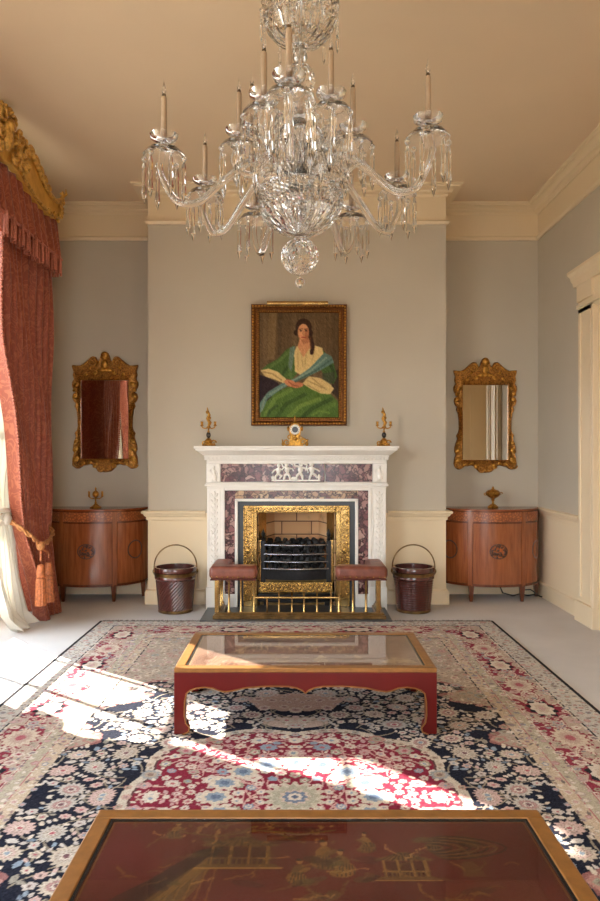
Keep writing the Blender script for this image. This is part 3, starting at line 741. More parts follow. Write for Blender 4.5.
# ------------------------------------------------------------------ vertex-painted pictures
class Canvas:
    def __init__(s, U, V, base):
        s.U, s.V = np.meshgrid(U, V); s.C = np.zeros(s.U.shape + (3,)); s.C[:] = base; s.r = np.random.RandomState(5)
    def put(s, m, c, a=1.0):
        s.C[m] = s.C[m] * (1 - a) + np.array(c) * a
    def poly(s, P, c, a=1.0):
        m = np.zeros(s.U.shape, bool); n = len(P)
        for i in range(n):
            (x1, y1), (x2, y2) = P[i], P[(i + 1) % n]
            if y1 == y2: continue
            cr = ((y1 > s.V) != (y2 > s.V)) & (s.U < (x2 - x1) * (s.V - y1) / (y2 - y1) + x1); m ^= cr
        s.put(m, c, a)
    def ell(s, cx, cy, rx, ry, c, a=1.0, rot=0):
        x, y = s.U - cx, s.V - cy; k, q = math.cos(rot), math.sin(rot)
        s.put(((x * k + y * q) / rx) ** 2 + ((y * k - x * q) / ry) ** 2 < 1, c, a)
    def stroke(s, P, w, c, a=1.0):
        m = np.zeros(s.U.shape, bool)
        for (x1, y1), (x2, y2) in zip(P, P[1:]):
            dx, dy = x2 - x1, y2 - y1; l = dx * dx + dy * dy + 1e-12
            t = np.clip(((s.U - x1) * dx + (s.V - y1) * dy) / l, 0, 1)
            m |= (s.U - x1 - t * dx) ** 2 + (s.V - y1 - t * dy) ** 2 < w * w
        s.put(m, c, a)
def grid_object(name, P, C, mat, parent):
    # P: (ny,nx,3) points, C colours
    ny, nx = P.shape[:2]; me = bpy.data.meshes.new(name)
    idx = np.arange(ny * nx).reshape(ny, nx)
    q = np.stack([idx[:-1, :-1], idx[:-1, 1:], idx[1:, 1:], idx[1:, :-1]], -1).reshape(-1, 4)
    org = np.array(ORG[parent] if parent is not None else (0, 0, 0))
    me.vertices.add(ny * nx); me.vertices.foreach_set('co', (P - org).reshape(-1).astype(np.float32))
    me.loops.add(q.size); me.loops.foreach_set('vertex_index', q.reshape(-1).astype(np.int32))
    me.polygons.add(len(q)); me.polygons.foreach_set('loop_start', (np.arange(len(q)) * 4).astype(np.int32))
    me.update(calc_edges=True)
    at = me.color_attributes.new('Col', 'FLOAT_COLOR', 'POINT')
    c4 = np.ones((ny * nx, 4), np.float32); c4[:, :3] = C.reshape(-1, 3); at.data.foreach_set('color', c4.reshape(-1))
    me.materials.append(M[mat]); o = bpy.data.objects.new(name, me); finish(o, parent, (0, 0, 0)); return o
def s2l(C):
    C = np.clip(C, 0, 255) / 255.0
    return np.where(C <= .04045, C / 12.92, ((C + .055) / 1.055) ** 2.4)

# portrait: seated lady in green, painted in the coordinates of a 337 x 455 canvas
pu = np.linspace(125, 462, 190); pv = np.linspace(95, 550, 256); cv = Canvas(pu, pv, (112, 95, 74))
for i in range(26):
    x = 125 + rnd.random() * 337; w = rnd.uniform(4, 14); d = rnd.choice((-14, -8, 8, 14))
    cv.stroke([(x, 95), (x + rnd.uniform(-12, 12), 420)], w, (112 + d, 95 + d, 74 + d), .6)
cv.poly([(165, 95), (200, 95), (190, 300), (160, 300)], (146, 128, 102), .6); cv.poly([(205, 95), (222, 95), (215, 280), (205, 280)], (84, 70, 54), .5)
cv.poly([(125, 365), (150, 372), (205, 400), (240, 470), (150, 500), (125, 500)], (56, 38, 48)); cv.poly([(440, 350), (462, 340), (462, 470), (430, 440)], (70, 56, 44))
cv.poly([(128, 552), (138, 500), (190, 445), (240, 420), (330, 410), (420, 440), (458, 480), (464, 552)], (92, 122, 62))
for P, c, w in (([(150, 540), (190, 470), (260, 430)], (120, 150, 84), 9), ([(200, 548), (240, 490), (320, 450)], (66, 94, 46), 8), ([(250, 548), (300, 500), (380, 470)], (124, 152, 86), 9), ([(310, 548), (350, 510), (430, 470)], (62, 90, 44), 9), ([(380, 548), (400, 515), (445, 490)], (108, 138, 76), 8), ([(160, 548), (170, 520), (200, 500)], (70, 96, 56), 6), ([(350, 540), (380, 520), (420, 530)], (120, 150, 82), 5)): cv.stroke(P, w, c, .75)
cv.poly([(272, 238), (240, 255), (205, 295), (160, 320), (132, 345), (165, 350), (215, 372), (262, 388), (285, 360), (283, 270)], (86, 116, 66))
for P, c in (([(255, 260), (215, 300), (165, 335)], (114, 142, 90)), ([(270, 290), (240, 340), (220, 368)], (60, 88, 48)), ([(262, 250), (250, 320), (262, 380)], (104, 134, 90))): cv.stroke(P, 6, c, .7)
cv.poly([(385, 250), (412, 275), (440, 315), (456, 372), (440, 405), (410, 390), (380, 330)], (82, 112, 64)); cv.stroke([(415, 300), (440, 350), (436, 395)], 6, (54, 80, 44), .8)
cv.poly([(285, 240), (345, 232), (392, 248), (402, 290), (345, 330), (300, 366), (276, 350), (272, 268)], (214, 198, 160))
for P in ([(300, 250), (310, 330)], [(325, 262), (318, 330)], [(290, 260), (288, 345)], [(360, 250), (350, 300)]): cv.stroke(P, 2.5, (184, 166, 128), .7)
cv.poly([(255, 246), (278, 240), (270, 300), (262, 352), (248, 330)], (116, 140, 138))
cv.poly([(402, 268), (432, 285), (442, 312), (385, 345), (320, 378), (262, 404), (212, 432), (160, 470), (140, 520), (128, 530), (126, 488), (160, 440), (220, 402), (280, 378), (340, 335)], (108, 138, 142))
for P, c in (([(410, 290), (340, 350), (250, 400), (170, 450)], (140, 166, 168)), ([(430, 300), (360, 350), (270, 398)], (80, 108, 112)), ([(150, 460), (135, 520)], (136, 160, 160))): cv.stroke(P, 4, c, .8)
cv.poly([(130, 345), (165, 338), (205, 352), (240, 384), (228, 402), (190, 385), (150, 372)], (208, 192, 156)); cv.stroke([(140, 352), (180, 360), (220, 388)], 3, (150, 132, 100), .7)
cv.poly([(308, 402), (335, 372), (380, 378), (420, 398), (442, 425), (425, 450), (385, 446), (340, 424)], (206, 190, 152))
for P in ([(330, 390), (390, 420)], [(350, 380), (410, 430)], [(330, 410), (380, 438)]): cv.stroke(P, 2.5, (156, 136, 102), .7)
cv.poly([(390, 360), (440, 352), (448, 385), (425, 405), (395, 385)], (74, 82, 66), .8)
cv.ell(258, 402, 28, 14, (196, 142, 116), rot=.35); cv.ell(286, 410, 26, 12, (188, 132, 106), rot=-.1); cv.stroke([(250, 396), (270, 410), (290, 414)], 2, (140, 90, 70))
cv.poly([(297, 205), (334, 205), (346, 240), (330, 262), (312, 290), (298, 262), (288, 242)], (206, 160, 132))
cv.ell(313, 158, 34, 37, (66, 42, 28)); cv.ell(284, 182, 13, 13, (62, 38, 26)); cv.ell(340, 184, 12, 18, (62, 38, 26))
cv.stroke([(343, 205), (352, 240), (347, 270)], 8, (66, 40, 28)); cv.stroke([(340, 205), (345, 250)], 3, (110, 74, 48))
cv.ell(312, 180, 24, 36, (208, 162, 134)); cv.ell(303, 186, 9, 18, (222, 178, 150), .6); cv.poly([(288, 160), (300, 142), (330, 142), (340, 165), (338, 150), (320, 132), (295, 135)], (74, 48, 32))
cv.ell(327, 188, 9, 26, (172, 118, 92), .7); cv.ell(300, 197, 6, 5, (214, 148, 128), .5); cv.poly([(300, 212), (332, 208), (336, 226), (312, 232)], (172, 122, 98), .7)
for x in (302, 323): cv.ell(x, 174, 5.5, 2.6, (64, 44, 36)); cv.stroke([(x - 7, 167), (x + 6, 166)], 1.6, (86, 56, 40))
cv.stroke([(312, 176), (310, 190), (314, 193)], 1.6, (166, 112, 90)); cv.stroke([(304, 203), (312, 202), (320, 204)], 2.2, (160, 76, 66)); cv.ell(312, 214, 10, 4, (190, 140, 114), .5)
for _ in range(2): cv.C[1:-1, 1:-1] = (cv.C[1:-1, 1:-1] * 2 + cv.C[:-2, 1:-1] + cv.C[2:, 1:-1] + cv.C[1:-1, :-2] + cv.C[1:-1, 2:]) / 6
nb = cv.r.normal(0, 1, cv.C.shape[:2]); nb = sum(np.roll(nb, (k, k // 2), (0, 1)) for k in range(6)) / 2.4
cv.C = np.clip(cv.C, 0, 255); cv.C = (cv.C / 255) ** 1.22 * 255 * np.array((1.06, 1.0, .86)); cv.C += (nb * 7 + cv.r.normal(0, 4, cv.C.shape[:2]))[..., None]
PX0, PX1, PZ0, PZ1 = X(251, 6.1), X(347, 6.1), Z(425.5, 6.1), Z(304, 6.1)
pf = thing('framed_painting', ((PX0 + PX1) / 2, 6.14, PZ0), 'gilt framed oil portrait of a seated lady in green, above the mantelpiece', 'painting')
fw = .075
gx, gz = np.meshgrid(np.linspace(PX0 + fw - .004, PX1 - fw + .004, 190), np.linspace(PZ1 - fw + .004, PZ0 + fw - .004, 256))
grid_object('canvas', np.stack([gx, np.full_like(gx, 6.118), gz], -1), s2l(cv.C), 'canvas', pf)
prof = [(0, 0), (0, .035), (.008, .05), (.02, .052), (.032, .044), (.04, .03), (.052, .03), (.058, .036), (.066, .036), (.075, .022), (.075, 0)]
b = MB(); rect = [(PX0, PZ0), (PX1, PZ0), (PX1, PZ1), (PX0, PZ1)]; sg = [(1, 1), (-1, 1), (-1, -1), (1, -1)]; k = len(prof); vs = []
for (x, z), (a, c) in zip(rect, sg):
    for o_, d in prof: vs.append((x + a * o_, 6.142 - d, z + c * o_))
b.add(vs, [(i * k + j, i * k + j + 1, ((i + 1) % 4) * k + j + 1, ((i + 1) % 4) * k + j) for i in range(4) for j in range(k - 1)])
fro = b.build('picture_frame', 'gilt_old', pf)
b = MB()
def along(off, step, r, yy):
    x0, x1, z0, z1 = PX0 + off, PX1 - off, PZ0 + off, PZ1 - off
    for x in np.arange(x0, x1, step):
        for z in (z0, z1): b.ell((x, yy, z), (r, r * .6, r * .8), 6, 4)
    for z in np.arange(z0 + step, z1, step):
        for x in (x0, x1): b.ell((x, yy, z), (r * .8, r * .6, r), 6, 4)
along(.018, .026, .0105, 6.09); along(.062, .018, .006, 6.106)
b.build('carved_beading', 'gilt', fro, smooth=60)
b = MB(); b.box(PX0 + .055, PX1 - .055, 6.108, 6.113, PZ0 + .055, PZ1 - .055)
b = MB(); lx0, lx1 = X(267, 6.0), X(328, 6.0); zl = Z(303.5, 6.0)
b.tube([(lx0, 6.0, zl), (lx1, 6.0, zl)], .021, 14); lp = b.build('picture_light', 'brass', pf, smooth=50, label='brass picture light over the frame')
b = MB()
for x in (lx0 + .15, lx1 - .15): b.tube([(x, 6.0, zl), (x, 6.05, zl + .03), (x, 6.13, zl - .01)], .006)
b.build('bracket', 'brass', lp, smooth=60)

# ------------------------------------------------------------------ mantel and cabinet ornaments
MZ = 1.383
def candelabrum(x, y, z, label):
    t = thing('gilt_candelabrum', (x, y, z), label, 'candelabrum', None)
    b = MB(); b.lathe([(.05, 0), (.055, .008), (.045, .016), (.03, .03), (.034, .045), (.02, .06), (.01, .07)], (x, y, z), 14)
    for i in range(3):
        a = i * 2 * PI / 3 + PI / 6; b.spiral((x + .045 * math.cos(a), y + .045 * math.sin(a), z + .03), .024, 1.2, .007, flip=1 if math.cos(a) > 0 else -1); b.ell((x + .055 * math.cos(a), y + .055 * math.sin(a), z + .01), .01)
    b.build('base', 'gilt', t, smooth=50)
    MB().ell((x, y, z + .095), (.02, .02, .026), 14, 10).build('stone_ball', 'dark_stone', t, smooth=80)
    b = MB(); b.lathe([(.006, .115), (.014, .122), (.006, .13), (.006, .15), (.018, .158), (.02, .165), (.008, .172)], (x, y, z), 12); b.build('stem', 'gilt', t, smooth=50)
    for q in (-1, 1):
        b = MB(); b.tube([(x, y, z + .158), (x + q * .03, y, z + .15), (x + q * .052, y, z + .158), (x + q * .056, y, z + .172)], .005)
        b.lathe([(.006, .17), (.016, .176), (.009, .184), (.011, .205), (.013, .21)], (x + q * .056, y, z), 10); b.build('arm', 'gilt', t, smooth=50)
    b = MB(); b.tube([(x, y, z + .17), (x + .012, y, z + .2), (x - .01, y, z + .235), (x + .006, y, z + .265), (x - .006, y, z + .3), (x - .012, y, z + .33)], [.012, .016, .012, .013, .009, .003]); b.ell((x - .012, y, z + .29), (.012, .01, .014)); b.ell((x + .012, y, z + .24), (.01, .01, .014))
    b.build('flame_finial', 'gilt', t, smooth=60)
candelabrum(X(208.5, 5.95), 5.95, MZ, 'small gilt twin-armed candelabrum on the left end of the mantel shelf')
candelabrum(X(384, 5.95), 5.95, MZ, 'small gilt twin-armed candelabrum on the right end of the mantel shelf')
cx, cy = X(295, 5.95), 5.95
t = thing('mantel_clock', (cx, cy, MZ), 'ornate gilt mantel clock with round dial in the middle of the mantelpiece', 'clock')
b = MB(); b.box(cx - .07, cx + .07, cy - .035, cy + .035, MZ, MZ + .012); b.box(cx - .055, cx + .055, cy - .03, cy + .03, MZ + .012, MZ + .03)
for q in (-1, 1):
    b.spiral((cx + q * .07, cy - .03, MZ + .035), .03, 1.4, .008, flip=q); b.ell((cx + q * .1, cy - .01, MZ + .02), (.014, .012, .02)); b.tube([(cx + q * .1, cy, MZ + .02), (cx + q * .11, cy, MZ + .06)], [.008, .004])
b.build('base', 'gilt', t, smooth=50)
b = MB(); b.prism([(cx - .05, MZ + .03), (cx + .05, MZ + .03), (cx + .04, MZ + .07), (cx + .048, MZ + .11), (cx + .05, MZ + .15), (cx + .03, MZ + .185), (cx, MZ + .195), (cx - .03, MZ + .185), (cx - .05, MZ + .15), (cx - .048, MZ + .11), (cx - .04, MZ + .07)], 'y', cy - .026, cy + .03)
for q in (-1, 1):
    b.spiral((cx + q * .045, cy - .028, MZ + .075), .022, 1.3, .007, flip=-q); b.ell((cx + q * .058, cy - .01, MZ + .15), (.01, .012, .022))
b.ell((cx, cy - .03, MZ + .062), (.022, .008, .016)); b.ell((cx, cy - .03, MZ + .09), (.012, .008, .008))
b.build('case', 'gilt', t, smooth=50, bevel=.003)
b = MB()
b.add([(cx + .042 * math.cos(a), cy - .034, MZ + .14 + .042 * math.sin(a)) for a in np.linspace(0, 2 * PI, 33)[:-1]] + [(cx + .042 * math.cos(a), cy - .02, MZ + .14 + .042 * math.sin(a)) for a in np.linspace(0, 2 * PI, 33)[:-1]], [tuple(range(32))] + [(i, (i + 1) % 32, 32 + (i + 1) % 32, 32 + i) for i in range(32)])
dl = b.build('dial', 'enamel', t)
b = MB(); b.add([(cx + .026 * math.cos(a), cy - .036, MZ + .14 + .026 * math.sin(a)) for a in np.linspace(0, 2 * PI, 25)[:-1]] + [(cx + .026 * math.cos(a), cy - .033, MZ + .14 + .026 * math.sin(a)) for a in np.linspace(0, 2 * PI, 25)[:-1]], [tuple(range(24))] + [(i, (i + 1) % 24, 24 + (i + 1) % 24, 24 + i) for i in range(24)])
for i in range(12):
    a = i * PI / 6; b.ell((cx + .035 * math.cos(a), cy - .035, MZ + .14 + .035 * math.sin(a)), .003, 6, 4)
b.build('dial_centre', 'enamel_dark', dl)
b = MB(); b.lathe([(.014, .19), (.02, .2), (.012, .212), (.006, .22), (.009, .232), (.003, .25), (.001, .262)], (cx, cy, MZ), 12); b.build('finial', 'gilt', t, smooth=50)
# left cabinet ornament
cx, cy, cz = X(95, 6.40), 6.42, .826
t = thing('gilt_candle_lamp', (cx, cy, cz), 'small gilt triple-light stand on the left cabinet beneath the mirror', 'ornament')
MB().lathe([(.05, 0), (.052, .008), (.035, .016), (.02, .03), (.012, .036)], (cx, cy, cz), 16).build('base', 'gilt', t, smooth=50)
MB().lathe([(.008, .03), (.012, .045), (.006, .055), (.007, .085), (.012, .09), (.005, .1)], (cx, cy, cz), 12).build('stem', 'gilt', t, smooth=50)
b = MB(); b.ell((cx, cy, cz + .125), (.03, .03, .032), 14, 10); b.lathe([(.012, .15), (.006, .16), (.009, .175), (.001, .19)], (cx, cy, cz), 10); b.build('globe', 'gilt', t, smooth=60)
for q in (-1, 1):
    b = MB(); b.tube([(cx, cy, cz + .09), (cx + q * .035, cy, cz + .082), (cx + q * .06, cy, cz + .1)], .005); b.lathe([(.008, .1), (.013, .106), (.009, .112), (.0095, .15), (.001, .152)], (cx + q * .06, cy, cz), 10); b.build('arm', 'gilt', t, smooth=50)
# right cabinet ornament
cx, cy = X(493, 6.42), 6.42
t = thing('gilt_urn', (cx, cy, cz), 'small gilt covered urn on the right cabinet beneath the mirror', 'ornament')
MB().lathe([(.046, 0), (.05, .01), (.036, .02), (.024, .03), (.01, .036), (.009, .06), (.018, .07), (.009, .08)], (cx, cy, cz), 18).build('base', 'gilt', t, smooth=40)
MB().lathe([(.012, .08), (.022, .088), (.05, .105), (.064, .122), (.066, .14), (.06, .145)], (cx, cy, cz), 20).build('bowl', 'gilt', t, smooth=40)
MB().lathe([(.062, .145), (.05, .158), (.02, .168), (.01, .174), (.013, .182), (.002, .196)], (cx, cy, cz), 20).build('lid', 'gilt', t, smooth=40)
for q in (-1, 1): MB().spiral((cx + q * .072, cy, cz + .128), .016, 1, .005, flip=q).build('handle', 'gilt', t, smooth=60)

# ------------------------------------------------------------------ curtains
YM = 4.66                                    # middle of the window
def interp(z, pts):
    return float(np.interp(z, [p[0] for p in pts], [p[1] for p in pts]))
def curtain(name, mirror, label, cat, edge, outer, xc, ztop, nfold, amp, mat, zbot=0.004, group=None, puddle=0, seed=1, xpts=None, dolink=True):
    NR = 9 if 'red' in name else 0
    rr = random.Random(seed); NU, NV = nfold * 12, 70; ph = rr.uniform(0, 6)
    b = MB(); vs = []
    for j in range(NV + 1):
        z = zbot + (ztop - zbot) * (j / NV) ** 1.25
        e0, e1 = interp(z, edge), interp(z, outer)
        xx = xc + (interp(z, xpts) if xpts else 0)
        k = interp(z, [(0, 1.0), (.7, .75), (1.1, .9), (3.3, 1)])
        pz = puddle * max(0, 1 - z / .12)
        for i in range(NU + 1):
            s = i / NU; y = e0 + (e1 - e0) * s
            f = math.sin(s * nfold * 2 * PI + ph + .5 * math.sin(2.2 * z + s * 3)) * amp * k * (1 + .3 * math.sin(7 * s + ph))
            f += pz * math.sin(s * 23 + ph) * .8 + .012 * math.sin(z * 5 + s * 9)
            x = xx + f + pz * .6; zz = z + (max(0, pz) * .25 * (1 + math.sin(s * 31)) if puddle else 0)
            if mirror: y = 2 * YM - y
            vs.append((x, y, zz))
        for i in range(NR):
            yr = e1 + .012 * math.sin(i * 1.9); vs.append((x + (XL + .012 - x) * (i + 1) / NR, 2 * YM - yr if mirror else yr, z))
    NU += NR
    fs = [(j * (NU + 1) + i, j * (NU + 1) + i + 1, (j + 1) * (NU + 1) + i + 1, (j + 1) * (NU + 1) + i) for j in range(NV) for i in range(NU)]
    b.add(vs, fs); return b, vs, NU, NV
E = [(0, 5.50), (.4, 5.33), (.70, 5.19), (1.0, 5.10), (1.3, 5.02), (2.1, 4.80), (3.2, 4.66)]
O = [(0, 5.83), (.5, 5.79), (.7, 5.74), (1.2, 5.72), (3.2, 5.72)]
EN = [(0, 5.62), (1.0, 5.38), (1.5, 5.24), (2.1, 5.06), (2.6, 5.0), (3.2, 4.94)]
XP = [(0, .03), (.7, .0), (1.2, 0), (3.2, 0)]
for mir, lab in ((0, 'red damask curtain tied back on the far side of the window beside the cabinet'), (1, 'red damask curtain tied back on the near side of the window')):
    t = thing('red_curtain', (-2.05, 5.6 if not mir else 2 * YM - 5.6, 0), lab, 'curtain')
    b, vs, NU, NV = curtain('red_curtain', mir, '', '', EN if mir else E, O, -2.06, 3.2, 9, .045, 'damask', seed=4, xpts=XP)
    b.build('drape', 'damask', t, smooth=179, solid=.008, recalc=False)
    b = MB(); rr = random.Random(2)
    for j in range(6, NV):
        p = Vector(vs[j * (NU + 1)]); q_ = Vector(vs[(j + 1) * (NU + 1)])
        for w in range(2):
            p2 = p.lerp(q_, w / 2); s = -1 if not mir else 1
            b.ell((p2.x + .01, p2.y + s * .012, p2.z), (.012, .016, .013), 6, 4)
    b.build('fringe', 'fringe', t, smooth=60)
# tie-back with tassels on the far curtain
for mir, lab in ((0, 'red and gold rope tie-back with two tassels, around the far curtain'), (1, 'red and gold rope tie-back with two tassels, around the near curtain')):
    fy = (lambda y: y) if not mir else (lambda y: 2 * YM - y - .25)
    t = thing('curtain_tieback', (-1.95, fy(5.6), .4), lab, 'tieback')
    b = MB(); pts = [(-2.37, 5.74, .88), (-2.15, 5.78, .80), (-1.99, 5.70, .68), (-1.955, 5.5, .63), (-1.94, 5.25, .63), (-1.96, 5.17, .70), (-2.04, 5.11, .78), (-2.15, 5.12, .85), (-2.30, 5.3, .9)]
    fine = []
    for i in range(len(pts) - 1):
        for k in range(5): fine.append(tuple(pts[i][c] + (pts[i + 1][c] - pts[i][c]) * k / 5 for c in range(3)))
    for st in (0, PI):
        b.tube([(p[0] + .008 * math.cos(i * 1.1 + st), fy(p[1]), p[2] + .012 * math.sin(i * 1.1 + st)) for i, p in enumerate(fine)], .011, 6)
    b.build('rope', 'rope', t, smooth=60)
    b = MB(); b.ell((-1.925, fy(5.24), .625), (.03, .035, .035)); b.build('knot', 'rope', t, smooth=60)
    for yy, dz in ((5.20, -.035), (5.36, -.04)):
        b = MB(); b.tube([(-1.925, fy(5.24), .61), (-1.91, fy(yy), .56), (-1.91, fy(yy), .52)], .008, 6)
        b.lathe([(.01, .53), (.024, .525), (.028, .50), (.032, .455), (.036, .44), (.032, .43)], (-1.91, fy(yy), dz), 14); tt = b.build('tassel', 'tassel', t, smooth=50)
        b = MB(); rrr = random.Random(9)
        b.lathe([(.033, .425), (.036, .39), (.040, .27), (.041, .225), (.02, .22)], (-1.91, fy(yy), dz), 36, mod=lambda a, r, z, j: r * (1 + .06 * math.sin(a * 12)))
        b.build('tassel_skirt', 'tassel', tt, smooth=50)
# white nets
NE = [(0, 5.10), (.35, 5.02), (1.2, 4.97), (1.6, 4.90), (2.3, 4.80), (2.6, 4.72), (3.2, 4.68)]
NON = [(0, 5.72), (3.2, 5.75)]
NEN = [(0, 5.26), (1.1, 5.22), (1.5, 4.98), (1.8, 4.95), (2.1, 4.82), (3.2, 4.76)]
NO = [(0, 5.44), (.35, 5.42), (.9, 5.36), (1.15, 5.36), (1.6, 5.5), (3.2, 5.7)]
NXP = [(0, .07), (.1, .04), (.35, 0), (1.0, -.05), (3.2, -.08)]
for mir, lab in ((0, 'white net curtain gathered and puddling on the floor beside the far red curtain'), (1, 'white net curtain gathered on the near side of the window')):
    t = thing('net_curtain', (-2.2, 5.3 if not mir else 2 * YM - 5.3, 0), lab, 'curtain')
    b, vs, NU, NV = curtain('net', mir, '', '', NEN if mir else NE, NON if mir else NO, -2.17, 3.15, 7, .03, 'net', seed=8, xpts=NXP, puddle=.05)
    b.build('net_drape', 'net', t, smooth=179, solid=.004, recalc=False)
    b = MB(); y0 = 5.16; s = 1 if not mir else -1
    fy = (lambda y: y) if not mir else (lambda y: 2 * YM - y)
    for i in range(3): b.tube([(-2.2 + .075 * math.cos(a), fy(5.165 + .17 * mir + .2 * math.sin(a) * (1 - .02 * i)), .83 + .022 * i + .03 * math.sin(a + i)) for a in np.linspace(0, 2 * PI, 24)[:-1]], .017, 6, closed=True)
    b.ell((-2.12, fy(5.1 + .2 * mir), .84), (.03, .05, .045)); b.build('knot', 'net', t, smooth=60)

# pelmet
t = thing('gilt_pelmet', (-2.1, YM, 2.74), 'carved gilt window pelmet with red fringed valance, high on the left wall', 'pelmet')
XP0 = -1.955
top = [(0, 3.60), (.1, 3.585), (.2, 3.55), (.32, 3.53), (.45, 3.52), (.55, 3.49), (.66, 3.44), (.78, 3.385), (.9, 3.36), (1.0, 3.355), (1.08, 3.37), (1.15, 3.41), (1.2, 3.425)]
bot = [(1.2, 3.30), (1.14, 3.235), (1.0, 3.20), (.85, 3.185), (.7, 3.19), (.55, 3.205), (.4, 3.24), (.28, 3.275), (.15, 3.29), (0, 3.27)]
top = [(a * .935, z) for a, z in top]; bot = [(a * .935, z) for a, z in bot]
halfp = top + bot
outl = [(YM + a, z) for a, z in halfp] + [(YM - a, z) for a, z in halfp[::-1][1:-1]]
b = MB(); b.prism(outl, 'x', XP0 - .05, XP0)
for q in (-1, 1):
    yy = YM + q * 1.122; b.box(XL, XP0 - .01, min(yy, yy - q * .04), max(yy, yy - q * .04), 3.22, 3.40)
board = b.build('pelmet_board', 'gilt_pelmet', t, smooth=30, bevel=.008)
b = MB(); xo = XP0 + .012
for q in (-1, 1):
    b.tube([(xo, YM + q * a, z - .012) for a, z in top[3:]], .018, 8)
    b.tube([(xo, YM + q * a, z + .012) for a, z in bot[:-2]], .013, 8)
    # leaves climbing the upper edge
    for a, z, r, an in ((.45, 3.535, .05, .3), (.55, 3.50, .055, .5), (.64, 3.46, .05, .6), (.72, 3.425, .04, .7), (.8, 3.39, .03, .6)):
        b.ell((xo, YM + q * a, z), (.02, r, .026), 10, 6, Matrix.Rotation(-q * an, 3, 'X')); b.spiral((xo + .012, YM + q * (a - .02), z - .02), .028, 1.1, .009, 'x', q)
    for a, z, r in ((1.09, 3.40, .035), (1.07, 3.34, .03), (1.105, 3.46, .02), (.92, 3.225, .03), (.79, 3.21, .025), (1.05, 3.27, .028)):
        b.spiral((xo + .008, YM + q * a, z), r * 1.2, 1.3, .01, 'x', -q); b.ell((xo, YM + q * a, z), (.02, r * .7, r * .6), 10, 6)
    b.tube([(xo, YM + q * 1.09, 3.42), (xo + .03, YM + q * 1.12, 3.46), (xo + .03, YM + q * 1.11, 3.5)], [.014, .012, .004])
    # crest scrolls
    for a, z, r in ((.09, 3.55, .06), (.22, 3.50, .06), (.1, 3.43, .055), (.24, 3.40, .05), (.34, 3.46, .045), (.12, 3.32, .045), (.33, 3.36, .04), (.38, 3.51, .035), (.03, 3.6, .03), (.22, 3.32, .03)):
        b.spiral((xo + .012, YM + q * a, z), r, 1.4, .014, 'x', q, a0=a * 9); b.ell((xo + .01, YM + q * (a + .02), z + .01), (.025, r * .55, r * .4), 10, 6, Matrix.Rotation(q * a * 7, 3, 'X'))
    for a, z in ((.13, 3.6), (.26, 3.57), (.36, 3.55), (.05, 3.62)): b.ell((xo - .01, YM + q * a, z - .005), (.02, .018, .03), 8, 6)
b.ell((xo + .01, YM, 3.44), (.035, .06, .11)); b.ell((xo + .03, YM, 3.5), (.03, .04, .05))
b.build('carved_crest', 'gilt_bright', board, smooth=60)
b = MB(); NU, NV = 240, 10; vs = []
for j in range(NV + 1):
    for i in range(NU + 1):
        s = i / NU; y = YM - 1.09 + 2.18 * s; zb = 2.90 + .02 * abs(math.cos(s * 2 * PI)); z = 3.27 + (zb - 3.27) * j / NV
        vs.append((XP0 - .035 + .03 * math.sin(s * 2 * PI * 17 + .6 * math.sin(s * 40)) * (.4 + .8 * j / NV) + .03 * j / NV, y, z))
b.add(vs, [(j * (NU + 1) + i, j * (NU + 1) + i + 1, (j + 1) * (NU + 1) + i + 1, (j + 1) * (NU + 1) + i) for j in range(NV) for i in range(NU)])
for q in (-1, 1):
    yy = YM + q * 1.09; n = len(b.v); ret = []
    for j in range(NV + 1):
        for i in range(13):
            xx = XP0 - .04 - (abs(XL) + XP0 - .04) * i / 12; ret.append((xx + .0, yy + .014 * math.sin(i * 1.7), 3.27 + (2.92 - 3.27) * j / NV))
    b.add(ret, [(j * 13 + i, j * 13 + i + 1, (j + 1) * 13 + i + 1, (j + 1) * 13 + i) for j in range(NV) for i in range(12)])
val = b.build('valance', 'damask', t, smooth=179, solid=.006, recalc=False)
b = MB()
for i in range(0, 150):
    s = (i + .5) / 150; y = YM - 1.09 + 2.18 * s; x = XP0 + .006 + .03 * math.sin(s * 2 * PI * 17 + .6 * math.sin(s * 40)); zb = 2.905 + .02 * abs(math.cos(s * 2 * PI))
    b.tube([(x, y, zb), (x + .002, y, zb - .07), (x, y, zb - .15)], [.005, .006, .0085], 5)
for q in (-1, 1):
    for i in range(20): b.tube([(XP0 - .02 - .4 * i / 20, YM + q * 1.095, 2.92), (XP0 - .02 - .4 * i / 20, YM + q * 1.095, 2.77)], [.005, .0085], 5)
b.tube([(XP0 + .012 + .0 * i, YM - 1.09 + 2.18 * i / 60, 2.91) for i in range(61)], .012, 6)
fg = b.build('bullion_fringe', 'fringe', val, smooth=60)

# ------------------------------------------------------------------ rug
RX0, RX1, RY1, RC = -1.548, 1.525, 5.478, 2.645
RY0 = 2 * RC - RY1; rcx = (RX0 + RX1) / 2; HWD = (RX1 - RX0) / 2; HL = RY1 - RC
ys = np.concatenate([np.arange(RY0, 2.0, .03), np.arange(2.0, 4.2, .0048), np.arange(4.2, RY1 + .001, .006)]); ys[-1] = RY1; xs = np.linspace(RX0, RX1, 640)
cu = xs - rcx; cvv = ys - RC; Ug, Vg = np.meshgrid(cu, cvv); aU, aV = np.abs(Ug), np.abs(Vg)
RC_ = np.random.RandomState(11); rr = random.Random(21)
NAVY = (30, 32, 46); RED = (136, 32, 52); CRM = (208, 192, 172); TAN = (172, 152, 132); PNK = (190, 148, 142); BLU = (132, 146, 160); SAGE = (158, 152, 128); GRY = (176, 168, 160); DK = (36, 34, 40); ROSE = (176, 90, 96)
C = np.zeros(Ug.shape + (3,)); C[:] = TAN
e = np.minimum(HWD - aU, HL - aV)
FW, FLN = HWD - .53, HL - .53
C[e < .53] = (186, 168, 144)
